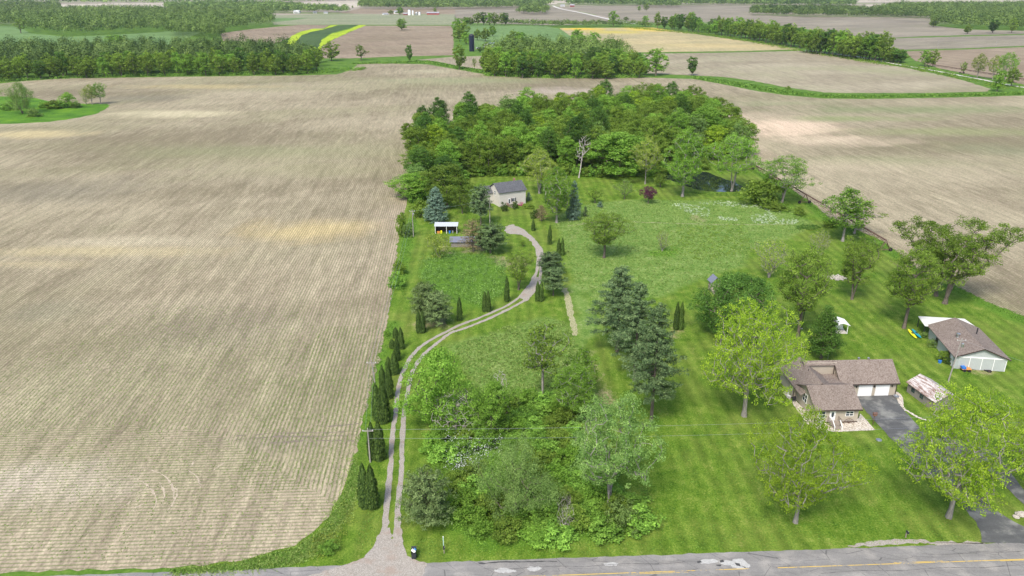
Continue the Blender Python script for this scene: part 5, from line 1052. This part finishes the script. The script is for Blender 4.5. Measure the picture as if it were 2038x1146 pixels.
# arborvitae rows
GA = 'arborvitae planted in pairs along the gravel drive'
ced = [(727,1009,925),(742,1010,927),(742,912,842),(756,914,840),(752,836,765),(765,840,762),(762,770,728),(776,792,728),(774,740,711),(786,744,701),(781,692,676),(791,717,670),(788,672,652),(799,694,652),(834,662,619),(842,662,619),(915,638,592),(965,620,581),(972,620,580),(1009,600,552),(1070,599,560),(1077,599,561),(1345,656,603),(1354,656,602),(1094,486,449),(1112,508,475),(1119,508,474),(1061,459,437)]
edg = 'first second third fourth fifth sixth seventh'.split()
for i, (x, y, ty) in enumerate(ced):
    if i < 14: lb = 'dark green columnar arborvitae, %s one of the %s pair counted from the road' % (('left', 'right')[i % 2], edg[i//2])
    else: lb = ['left of the slim arborvitae pair just beyond the drive bend','right of the slim arborvitae pair just beyond the drive bend','single arborvitae above the drive, left of the sumac edge','left arborvitae of the pair below the sumac','right arborvitae of the pair below the sumac','single arborvitae where the drive meets the loop','left arborvitae of the pair inside the drive fork','right arborvitae of the pair inside the drive fork','left arborvitae of the isolated pair right of the white pines','right arborvitae of the isolated pair right of the white pines','single slim arborvitae right of the loop top','left arborvitae of the pair at the right of the loop','right arborvitae of the pair at the right of the loop','short arborvitae nearest the white house'][i-14]
    c_ = g(x, y); h_ = hgt(x, y, ty); rr = {0:1.12,1:1.12,2:.95,3:1.2,4:1.05,5:1.25,6:.8,7:.95,8:.8,9:1.0}.get(i, .8 if i < 14 else .62+.012*h_*2)
    put(PR['ced%d' % (i % 3)], c_[0], c_[1], h_, rr*1.75, lb, GA)
# field-edge shrubs on the left
for x, y, ty, w_, k, lb in ((800,470,425,24,'sh1','shrub by the utility pole at the field edge'), (812,470,440,26,'sh2','greyish shrub right of the pole at the field edge'), (795,545,518,26,'sh1','shrub at the field edge level with the grey shed'), (790,572,540,32,'sh0','larger shrub at the field edge left of the sumac'),
    (812,268,244,28,'sh1','round bush at the back left corner of the wood'), (843,262,208,32,'w5','tall narrow tree at the back left corner of the wood'), (832,392,356,30,'sh0','bush at the field edge left of the round-headed tree'), (838,430,398,40,'sh1','bush below the round-headed tree at the field edge'), (655,1100,1075,34,'sh0','yellow-green weed clump at the bottom field edge'), (770,668,655,14,'sh0','small bush at the field edge behind the arborvitae')):
    at(PR[k], x, y, ty, w_, lb)
# grass island at left
for x, y, ty, w_, k, lb in ((45,226,160,52,'willow','grey willow on the grassy island'), (136,214,181,32,'bushy','bright bush-like tree on the grassy island'), (172,208,174,24,'bare','left of the thin leafing trees on the island tip'), (184,208,166,26,'airy','middle of the thin leafing trees on the island tip'), (201,207,163,30,'sparse','right of the thin leafing trees on the island tip'),
    (108,216,198,32,'sh1','shrub left of the bright island tree'), (70,232,214,28,'sh2','pale shrub before the island willow'), (20,218,200,36,'sh0','shrub at the left end of the island'), (88,214,200,26,'sh0','shrub behind the island willow'), (150,214,201,22,'sh2','shrub right of the bright island tree')):
    at(PR[k], x, y, ty, w_, lb)
# lone trees between the middle fields
for x, y, ty, w_, k, lb in ((800,60,35,21,'m0','lone tree in the far brown field'), (660,121,80,30,'m1','dark tree right of the long wood'), (719,120,87,27,'mt','thin spreading tree on the ditch bank'), (815,124,88,16,'m3','narrow dark tree on the ditch bank'), (914,138,88,24,'m1','tall tree left of the middle wood'), (944,139,115,9,'mt','sapling between the tall tree and the middle wood'),
    (1305,150,94,40,'m0','large field tree right of the middle wood'), (1377,150,111,25,'m3','smaller field tree right of the large one'), (1284,150,124,18,'m2','sapling at the right end of the middle wood'), (635,124,98,18,'m2','bushy tree beside the dark ditch tree'),
    (1840,131,98,22,'m0','left of the two trees by the track at right'), (1856,133,97,18,'m1','right of the two trees by the track at right'), (1916,148,122,16,'mt','small tree by the field track'), (1944,156,104,30,'airy','left pale tree at the track near the right edge'), (1975,158,108,26,'airy','middle pale tree at the track near the right edge'), (1998,165,102,40,'sparse','tall pale willow-like tree near the right edge'), (1984,182,138,24,'m0','leaning green tree at the tip of the ditch'), (2012,172,132,26,'m2','bushy green tree at the right edge'),
    (1568,180,171,10,'sh1','small bush on the ditch bank'), (230,88,66,42,'m0','round tree in the green field between the woods'), (42,66,34,26,'mt','pale tree at the near edge of the far left wood')):
    at(PR[k], x, y, ty, w_, lb, cat='tree' if k[:2] != 'sh' else 'shrub')
# the wood behind the white house: every tree its own
r = np.random.default_rng(5)
WOOD = [(824,342),(828,325),(836,306),(862,288),(900,272),(970,256),(1100,241),(1240,222),(1360,226),(1420,250),(1465,290),(1488,318),(1480,345),(1440,348),(1400,335),(1345,330),(1310,345),(1200,345),(1080,352),(1040,345),(930,352),(880,370),(835,385),(818,400)]
Pw = spaced(WOOD, 8.2, r); Pw = Pw[np.argsort(Pw[:, 1])]
pondc = g(1420, 366)
nw = 0
for X, Y in Pw:
    if (X-pondc[0]-2)**2/620+(Y-pondc[1]-14)**2/1000 < 1: continue
    k = 'w%d' % r.choice(8, p=[.20,.16,.14,.14,.14,.10,.05,.07]); front = Y < 325
    pr_ = PR[k]; h_ = pr_.H*(.74+.46*r.random())*(.78 if front and X < -10 else 1)
    ledge = X/Y+.172+max(0, Y-330)*.0006; h_ *= min(1, .50+max(0, ledge+.03)*5.5)
    nw += 1
    put(pr_, X, Y, h_, pr_.R*2*(.95+.45*r.random()), ('rounded green tree in the wood behind the white house', 'tall bright oval tree in the wood behind the white house', 'dark spreading tree in the wood behind the white house', 'upright vase-shaped tree in the wood behind the white house', 'fresh green tree in the wood behind the white house', 'dark oval tree in the wood behind the white house', 'yellow-green tree in the wood behind the white house', 'pale grey-green tree in the wood behind the white house')[int(k[1])], 'trees of the wood behind the white house')
print('woodlot', nw)
# understorey along the wood's front and left edges
ed = smoothline([g(*q)[:2] for q in ((816,400),(822,345),(822,300),(826,270))], n=7)
for i, p_ in enumerate(ed): put(PR['sh%d' % (i % 2)], p_[0]+1+r.random()*2, p_[1], 3.6+2*r.random(), 5+2*r.random(), 'leafy shrub along the left edge of the wood', 'edge shrubs of the wood')
fr = smoothline([g(*q)[:2] for q in ((900,372),(935,352),(1000,350),(1060,350),(1150,350),(1200,352),(1260,350),(1310,350),(1345,336),(1400,338))], n=3)
for i, p_ in enumerate(fr): put(PR['sh%d' % (i % 2)], p_[0], p_[1]+1, 3.2+2*r.random(), 5+2*r.random(), 'leafy shrub along the front edge of the wood', 'front shrubs of the wood')
# middle wood and the long wood at left: front rows tree by tree, the rest as masses
def crownmass(name, P, label, hm, wm, per, leaf, mat, seed, z0=.12):
    r_ = np.random.default_rng(seed); k = len(P); h_ = hm*(.72+.5*r_.random(k)); R_ = wm*.5*(.8+.5*r_.random(k)); d = unit(r_.normal(0, 1, (k, per, 3))); d[..., 2] = np.where(d[..., 2] < -.35, -d[..., 2], d[..., 2])
    a = r_.random((k, 4))*6.3; th = np.arctan2(d[..., 1], d[..., 0]); lump = 1+.22*np.sin(2*th+a[:, :1]+3*d[..., 2])+.16*np.sin(4*th+a[:, 1:2]-4*d[..., 2]); rr = lump*(.72+.34*r_.random((k, per)))
    c = np.stack([P[:, 0], P[:, 1], h_*.56], 1)[:, None]; pos = c+d*rr[..., None]*np.stack([R_, R_, h_*.44], 1)[:, None]; nn = d*1.1+np.array([0, 0, .2])+r_.normal(0, .22, (k, per, 3))
    lv = np.clip(.75*r_.random((k, 1))+.35*r_.random((k, per)), 0, 1); V, F, l_ = quads(pos.reshape(-1, 3), nn.reshape(-1, 3), leaf*.8, leaf, r_, lv.ravel()); return tag(link(name, npmesh(name, V, F, mat, l_)), label, 'woodland', kind='stuff')
MW = [(962,151),(1000,155),(1100,157),(1200,157),(1275,155),(1268,138),(1235,120),(1180,112),(1090,110),(1010,112),(985,120),(965,132)]
Pm = spaced(MW, 10.0, r, tries=5000); Pm = Pm[np.argsort(Pm[:, 1])]
gap = g(1167, 130)[:2]
Pm = np.array([p_ for p_ in Pm if not (abs(p_[0]/p_[1]-gap[0]/gap[1]) < .006 and p_[1] < 780)])
LW2 = [(-120,172),(0,165),(60,160),(150,155),(300,152),(450,150),(600,148),(640,143),(632,128),(560,112),(440,108),(300,114),(150,114),(-120,112)]
Pl = spaced(LW2, 10.5, r, tries=9000); Pl = Pl[np.argsort(Pl[:, 1])]
print('middle', len(Pm), 'long', len(Pl))
def frontrows(P, n): return P[:n], P[n:]
for P, n, lb, grp in ((Pm, 75, 'green tree in the middle wood beyond the field', 'trees of the middle wood'), (Pl, 85, 'green tree of the long wood at left beyond the field', 'trees of the long left wood')):
    if P is Pl: # order by distance behind the wood's front edge
        fe = np.array([g(*q)[:2] for q in LW2[:8]]); dd = P[:, 1]-np.interp(P[:, 0], fe[:, 0], fe[:, 1]); P = P[np.argsort(dd)]
    a_, b_ = frontrows(P, n)
    for X, Y in a_: k = PR['m%d' % r.integers(4)]; put(k, X, Y, 18*(.75+.4*r.random()), 11*(.85+.4*r.random()), lb, grp)
    crownmass('woodland', b_, 'dense tree crowns of the '+grp.split('the ')[1]+' behind its front rows', 20, 12.5, 420, 1.15, L['far'], 5)
for poly, lb in (([(962,151),(1100,156),(1275,155),(1275,153),(1100,153.5),(962,149)], 'low brush along the foot of the middle wood'), ([(-100,168),(0,164),(60,160),(150,155.5),(300,152.5),(600,148.5),(720,140),(730,135),(640,140),(600,146),(300,149),(0,161)], 'low brush along the foot of the long wood')):
    bushmass('underbrush', scatter(poly, 420, r), 3.2, .9, 26, .8, L['thick'], lb, 'underbrush', 6)
# hedgerow of trees at right, one by one
r = np.random.default_rng(9)
hed = [(x, np.interp(x, [1210,1300,1400,1500,1600], [52,56,66,80,99])) for x in (1222,1309,1324,1336,1352,1366,1380,1394,1410,1422,1436,1449,1462,1476,1488,1501,1514,1527,1540,1552,1563,1574,1586)]
hed += [(x, np.interp(x, [1600,1700,1800], [103,117,127])) for x in (1606,1616,1627,1637,1648,1658,1668,1679,1690,1700,1710,1721,1732,1743,1756,1771,1786)]
hed += [(x+6, y-2.2) for x, y in hed if x > 1330 and not 1590 < x < 1602]
for i, (x, y) in enumerate(hed):
    c_ = g(x+r.normal(0, 2), y+r.normal(0, .6)); k = PR['m%d' % r.integers(4)]; small = (1395 < x < 1415) or x > 1760; hh = (14 if small else 25)*(.8+.35*r.random()); put(k, c_[0], c_[1], hh, 15*(.85+.4*r.random()), 'green tree in the hedgerow running to the right', 'trees of the right hedgerow')
bushmass('underbrush', scatter([(1240,53),(1400,67),(1500,82),(1600,101),(1700,118),(1800,130),(1900,148),(1975,166),(2038,176),(2038,182),(1970,172),(1880,152),(1800,136),(1700,122),(1590,103),(1490,84),(1400,70),(1240,55)], 700, r), 3.4, .9, 24, .8, L['mid'], 'brushy growth beneath the right hedgerow', 'underbrush', 7)
for x, y, h_, w_ in ((1007,43,15,9),(953,48,17,11),(963,48.5,17,11),(975,48.8,20,12),(984,48.8,20,12),(999,49,20,11),(1005,49,19,11),(940,46,14,8),(930,47,13,8)):
    pass
# farmyard trees
for x, y, ty, w_, lb in ((912,64,34,24,'tall tree at the back of the farmyard'), (922,72,42,24,'second tall tree at the back of the farmyard'), (914,82,55,22,'bushy tree left of the navy silo'), (928,88,62,22,'tree just left of the navy silo'), (925,50,33,12,'pale tree behind the farmyard trees'), (950,80,56,18,'tree right of the navy silo'), (966,82,54,22,'larger tree behind the arched barn'), (980,72,50,16,'distant tree behind the arched barn'), (969,106,82,22,'dark round tree before the arched barn'), (955,104,92,12,'small bush beside the navy silo'),
    (1022,90,58,24,'dark tree behind the left of the middle wood'), (1036,92,62,22,'second dark tree behind the middle wood'), (1010,100,72,22,'bushy tree right of the farm sheds'), (1148,104,56,32,'tall pale-topped tree rising from the middle wood'), (1180,104,62,26,'tall tree right of the gap in the middle wood'), (1118,100,70,20,'dark narrow tree within the middle wood'), (1212,116,74,40,'broad tree crowning the right of the middle wood')):
    at(PR['m%d' % (int(x) % 4)], x, y, ty, w_, lb)
for i, x in enumerate((928,936,951,962,974,984,999,1006)): c_ = g(x, 50); put(PR['m%d' % (i % 4)], c_[0], c_[1]+r.random()*10, 20+4*r.random() if 940 < x else 14, 16, 'tree in the row behind the far green field', 'row of trees behind the green field')
FARL = L['far']
def jitgrid(poly, n, rr_):
    P = np.array([g(*q)[:2] for q in poly]); x_, y_ = P[:, 0], P[:, 1]; A_ = abs(np.dot(x_, np.roll(y_, 1))-np.dot(y_, np.roll(x_, 1)))/2; d_ = (A_/n)**.5
    X_, Y_ = np.meshgrid(np.arange(x_.min(), x_.max(), d_), np.arange(y_.min(), y_.max(), d_)); X_ = X_+(np.arange(X_.shape[0]) % 2)[:, None]*d_*.5
    q = np.stack([X_.ravel(), Y_.ravel()], 1)+rr_.normal(0, .24*d_, (X_.size, 2)); return q[inpoly(q, P)]
def fw(poly, n, lb, hm=17, wm=13, per=60, leaf=2.6, seed=1): crownmass('woodland', jitgrid(poly, n, np.random.default_rng(seed)), lb, hm, wm, per, leaf, FARL, seed)
fw([(1008,49),(1100,54),(1260,53),(1300,56),(1300,53),(1220,50.5),(1100,50),(1010,47)], 130, 'low hedge between the green field and the grey field', 10, 12, 70, 1.6, 11)
fw([(-150,54),(0,53),(30,54),(62,66),(140,73),(220,69),(300,66),(345,61),(400,66),(445,67),(500,58),(546,51),(546,38),(500,32),(400,26),(250,24),(110,25),(0,27),(-150,30)], 2300, 'large dark wood at the upper left', 19, 13, 90, 2.0, 12)
fw([(330,72),(380,72),(440,80),(445,66),(400,58),(345,62)], 150, 'tree belt joining the two left woods', 18, 12, 120, 1.6, 13)
fw([(330,22),(420,22),(500,27),(600,27),(692,27),(690,22),(620,19),(560,13),(400,12),(330,14)], 900, 'hazy wood behind the white far barn', 18, 16, 50, 3.2, 14)
fw([(715,18),(800,19.5),(905,19),(1000,17.5),(1080,16),(1100,8),(980,10),(900,6),(720,8)], 1300, 'hazy wood behind the distant farm', 20, 20, 50, 3.6, 15)
fw([(1028,28),(1060,30),(1094,29),(1088,21),(1040,20)], 110, 'clump of trees in the far grey field', 18, 14, 70, 2.6, 16)
fw([(-200,9),(400,8),(700,5),(1000,4),(1500,5),(2250,4),(2250,-6),(-200,-6)], 2300, 'blue-green band of trees on the horizon', 24, 42, 34, 7, 17)
fw([(-60,22),(0,22),(120,20),(118,12),(60,10),(-60,12)], 260, 'hazy wood at the far left edge', 16, 18, 45, 3.6, 18)
fw([(1130,11),(1268,12),(1275,15),(1352,15.5),(1352,11),(1500,12),(1700,13),(1700,7),(1400,6),(1130,7)], 1000, 'hazy wood beyond the far grey field', 20, 22, 45, 4.0, 19)
fw([(1495,31),(1600,34.5),(1720,36),(1850,38),(1850,30),(1760,26),(1660,20),(1496,21)], 900, 'wood behind the hedgerow at upper right', 17, 14, 70, 2.4, 20)
fw([(1736,32),(1850,37.5),(1853,54),(1900,57),(1932,57),(1950,60),(2140,64),(2140,12),(1960,14),(1790,15),(1740,22)], 2300, 'large wood in the upper right corner', 19, 14, 80, 2.3, 21)
for x, y, h_, w_, lb in ((1857,54,16,15,'left tree at the foot of the upper right wood'), (1925,67,14,12,'pale small tree before the upper right wood'), (1975,66,21,19,'round tree standing before the upper right wood'), (2013,65,22,13,'right-hand tree standing before the upper right wood'), (1284,53,19,13,'lone bushy tree at the end of the far hedge'), (1246,42,9,10,'small tree by the pale far road'), (866,26,14,9,'small tree behind the long red barn'), (796,29,18,20,'round tree beside the distant farmhouse'), (778,29,11,14,'dark shrubby tree left of the distant farmhouse'), (702,17,10,6,'dot-like lone tree in the pale far field'), (1272,22,14,10,'lone tree in the far grey field'), (1286,22,20,14,'pale tree beside the lone far tree')):
    c_ = g(x, y); put(PR['m%d' % (int(x) % 4)], c_[0], c_[1], h_, w_, lb)

# ------------------------------------------------------------------ thickets, meadow, weeds
r = np.random.default_rng(21)
TH1 = [(852,885),(846,900),(900,960),(895,1030),(915,1062),(960,1078),(1100,1076),(1228,1066),(1272,1054),(1262,1000),(1205,935),(1150,860),(1100,810),(1040,805),(960,815),(920,840),(880,850)]
Pt = spaced(TH1, 3.1, r, tries=4000); heart = g(960, 915)
for i, (X, Y) in enumerate(Pt):
    k = ('sh0','sh1','sh0','sh4','sh1','sh0','sh4')[i % 7]; put(PR[k], X, Y, 1.2+2.1*r.random(), 3.4+2.4*r.random(), 'leafy shrub in the roadside thicket', 'shrubs of the roadside thicket')
bushmass('brambles', scatter(TH1, 1500, r), .9, 1.1, 40, .20, L['thick'], 'tangled brambles filling the roadside thicket', 'brambles', 22)
fl = np.concatenate([scatter([(885,890),(1000,880),(1010,895),(900,920)], 90, r), scatter([(890,920),(955,930),(950,955),(895,950)], 70, r), scatter([(940,890),(1000,905),(995,925),(940,915)], 30, r)])
bushmass('flowering_brambles', np.c_[fl], 1.1, 3.0, 12, .17, L['flower'], 'white blossom scattered over the thicket', 'blossom', 23)
SU = [(838,522),(870,508),(960,508),(1002,522),(1010,556),(1000,586),(960,608),(900,602),(862,588),(840,560)]
Ps = spaced(SU, 1.9, r, tries=3000); print('sumac', len(Ps))
bushmass('sumac', Ps, 1.5, 1.5, 60, .42, L['sumac'], 'sumac thicket filling the inside of the drive loop', 'sumac', 24, asp=.4)
mead = np.concatenate([scatter(MEADOW[0], 9000, r), scatter(MEADOW[1], 3500, r), scatter([(870,690),(1130,640),(1180,800),(1210,860),(1050,800),(900,800)], 1500, r)])
tufts('meadow_grass', mead, .30, .15, 5, L['grass'], 'rough ungrazed grass of the meadow', 25)
tufts('verge_grass', np.concatenate([scatter(LUSH[0], 4200, r), scatter(LUSH[4], 400, r), scatter(LUSH[5], 900, r), scatter([(343,1136),(464,1124),(584,1092),(640,1058),(688,972),(705,900),(712,960),(700,1010),(640,1090),(560,1130),(340,1146)], 1100, r)]), .26, .14, 4, L['lush'], 'long lush grass along the field edges', 26)
tufts('ditch_grass', np.concatenate([scatter([(1380,152),(1440,160),(1560,180),(1640,190),(1720,191),(1975,187),(2038,183),(2038,188),(1900,192),(1720,195),(1640,194),(1560,187),(1440,167),(1380,156)], 2600, r), scatter([(700,126),(850,121),(960,140),(960,146),(850,126),(705,128)], 900, r)]), 1.1, .9, 3, L['lush'], 'tall green growth in the ditch', 27)
bushmass('meadow_weeds', scatter([(1330,455),(1480,445),(1500,500),(1400,520),(1330,500)], 420, r), .55, .8, 22, .22, L['mid'], 'darker leafy weeds in the meadow', 'weeds', 28)
bushmass('meadow_weeds', scatter([(1100,430),(1300,400),(1480,405),(1470,470),(1380,560),(1150,590)], 500, r), .45, .7, 18, .2, L['grass'], 'coarse weed clumps across the meadow', 'weeds', 29)
bushmass('meadow_weeds', scatter([(1291,504),(1318,496),(1345,502),(1330,510),(1300,510)], 60, r), .6, .8, 26, .24, L['thick'], 'green ring of weeds under the small bare tree', 'weeds', 30)
sv = np.concatenate([scatter([(1335,408),(1360,403),(1420,418),(1412,432),(1390,432)], 90, r), scatter([(1390,404),(1440,400),(1520,412),(1560,425),(1500,415),(1400,406)], 80, r), scatter([(1492,430),(1530,422),(1545,435),(1530,446),(1500,446)], 90, r), scatter([(1430,432),(1470,434),(1465,440),(1435,438)], 40, r), scatter([(1540,436),(1590,438),(1588,446),(1540,447)], 50, r)])
bushmass('silvery_weeds', sv, .5, 1.0, 18, .21, L['silver'], 'silvery white weeds flowering in the upper meadow', 'weeds', 31)
bushmass('flower_bed', scatter([(1582,452),(1600,446),(1625,448),(1634,454),(1615,459),(1590,459)], 110, r), .6, .9, 26, .2, L['dark'], 'oval bed of dark perennials near the right field edge', 'flower bed', 32)
bushmass('flower_bed', scatter([(1604,457),(1624,456),(1624,459),(1606,460)], 24, r), .4, 1.2, 14, .16, L['yellow'], 'yellow flowers at the front of the oval bed', 'flower bed', 33)
bushmass('pond_reeds', scatter([(1365,380),(1400,384),(1450,386),(1484,382),(1490,374),(1496,384),(1450,391),(1390,388)], 160, r), .45, 1.0, 20, .2, L['lush'], 'low reeds round the pond edge', 'reeds', 34)
bushmass('underbrush', scatter([(1490,395),(1560,400),(1620,430),(1600,440),(1540,418)], 160, r), .8, .9, 24, .24, L['thick'], 'low brush below the open yellow-green tree', 'underbrush', 35)
for x, y, ty, w_, lb in ((1545,418,404,40,'low dark bush below the open yellow-green tree'), (1590,428,412,24,'yellow-green bush beside the flower meadow'), (1650,452,436,24,'bush left of the bare-trunked field edge tree')): at(PR['sh1'], x, y, ty, w_, lb)
# long grass of several kinds along the curved corner of the field, broken by drier clumps
vp = scatter([(343,1134),(464,1122),(584,1090),(640,1056),(688,970),(705,900),(716,960),(704,1010),(660,1080),(600,1120),(460,1140),(340,1146)], 1500, r)
vp = np.concatenate([vp, vp+r.normal(0, .5, vp.shape), vp+r.normal(0, .5, vp.shape)])
tufts('verge_grass', vp, .2, .10, 4, L['grass'], 'dry tufted grass along the curved field corner', 40)
bushmass('verge_weeds', scatter([(610,1080),(660,1050),(690,1000),(700,1040),(670,1100),(630,1120)], 50, r), .8, .9, 22, .2, L['yellow'], 'yellow-green weeds at the field corner by the road', 'weeds', 41)
lt = np.concatenate([scatter([(1290,800),(1480,840),(1600,880),(1760,900),(1900,1040),(1940,1075),(1700,1085),(1280,1098),(1260,900)], 5200, r), scatter([(1380,600),(1700,600),(1850,640),(1800,700),(1560,700),(1380,760)], 2600, r), scatter([(820,1070),(1280,1080),(1280,1100),(830,1108)], 900, r), scatter([(705,1080),(750,960),(764,1000),(740,1090)], 400, r)])
tufts('lawn_grass', lt, .14, .16, 2, L['lush'], 'slightly longer grass clumps dotted over the mown lawn', 42)
# drilled seedlings: real rows of small plants in the corner of the field next to the drive
al = np.array([-sin(R(4)), cos(R(4))]); ac = np.array([cos(R(4)), sin(R(4))]); blk = np.array([g(*q)[:2] for q in ((455,990),(688,962),(700,905),(724,830),(745,740),(768,650),(640,650),(560,760),(490,900))])
ts_, ss_ = np.meshgrid(np.arange(-60, 20, .75)-.09, np.arange(80, 190, .26)); q = ts_.ravel()[:, None]*ac+ss_.ravel()[:, None]*al; q = q[inpoly(q, blk)]; q = q+r.normal(0, .045, q.shape); q = q[vnoise(q, 2.5, 9)+.5*vnoise(q, 9, 8) > .52]; print('seedlings', len(q))
bushmass('crop_rows', q, .13, .9, 6, .15, L['crop'], 'thin green rows of seedlings drilled in the field corner by the drive', 'seedlings', 37)
# seedlings of the near headland rows and stray weeds in the field
Pz = scatter([(-40,1120),(450,1110),(640,1030),(690,950),(740,800),(600,620),(300,600),(-40,760)], 5200, r)
bushmass('field_weeds', Pz, .16, .7, 7, .16, L['crop'], 'scattered seedlings and weeds in the stubble field', 'weeds', 36)

# ------------------------------------------------------------------ thin summer haze in the air
w = N('haze'); vol = w.t.nodes.new('ShaderNodeVolumePrincipled'); vol.inputs['Density'].default_value = 0.000036; vol.inputs['Color'].default_value = (.80,.88,1,1); vol.inputs['Anisotropy'].default_value = .2
w.t.links.new(vol.outputs[0], w.out.inputs['Volume']); m = MB(); m.box(-8500, 8500, -390, 15500, -1, 80); tag(m.build('haze', w.m), 'thin blue haze lying over the far fields', 'haze', kind='stuff')
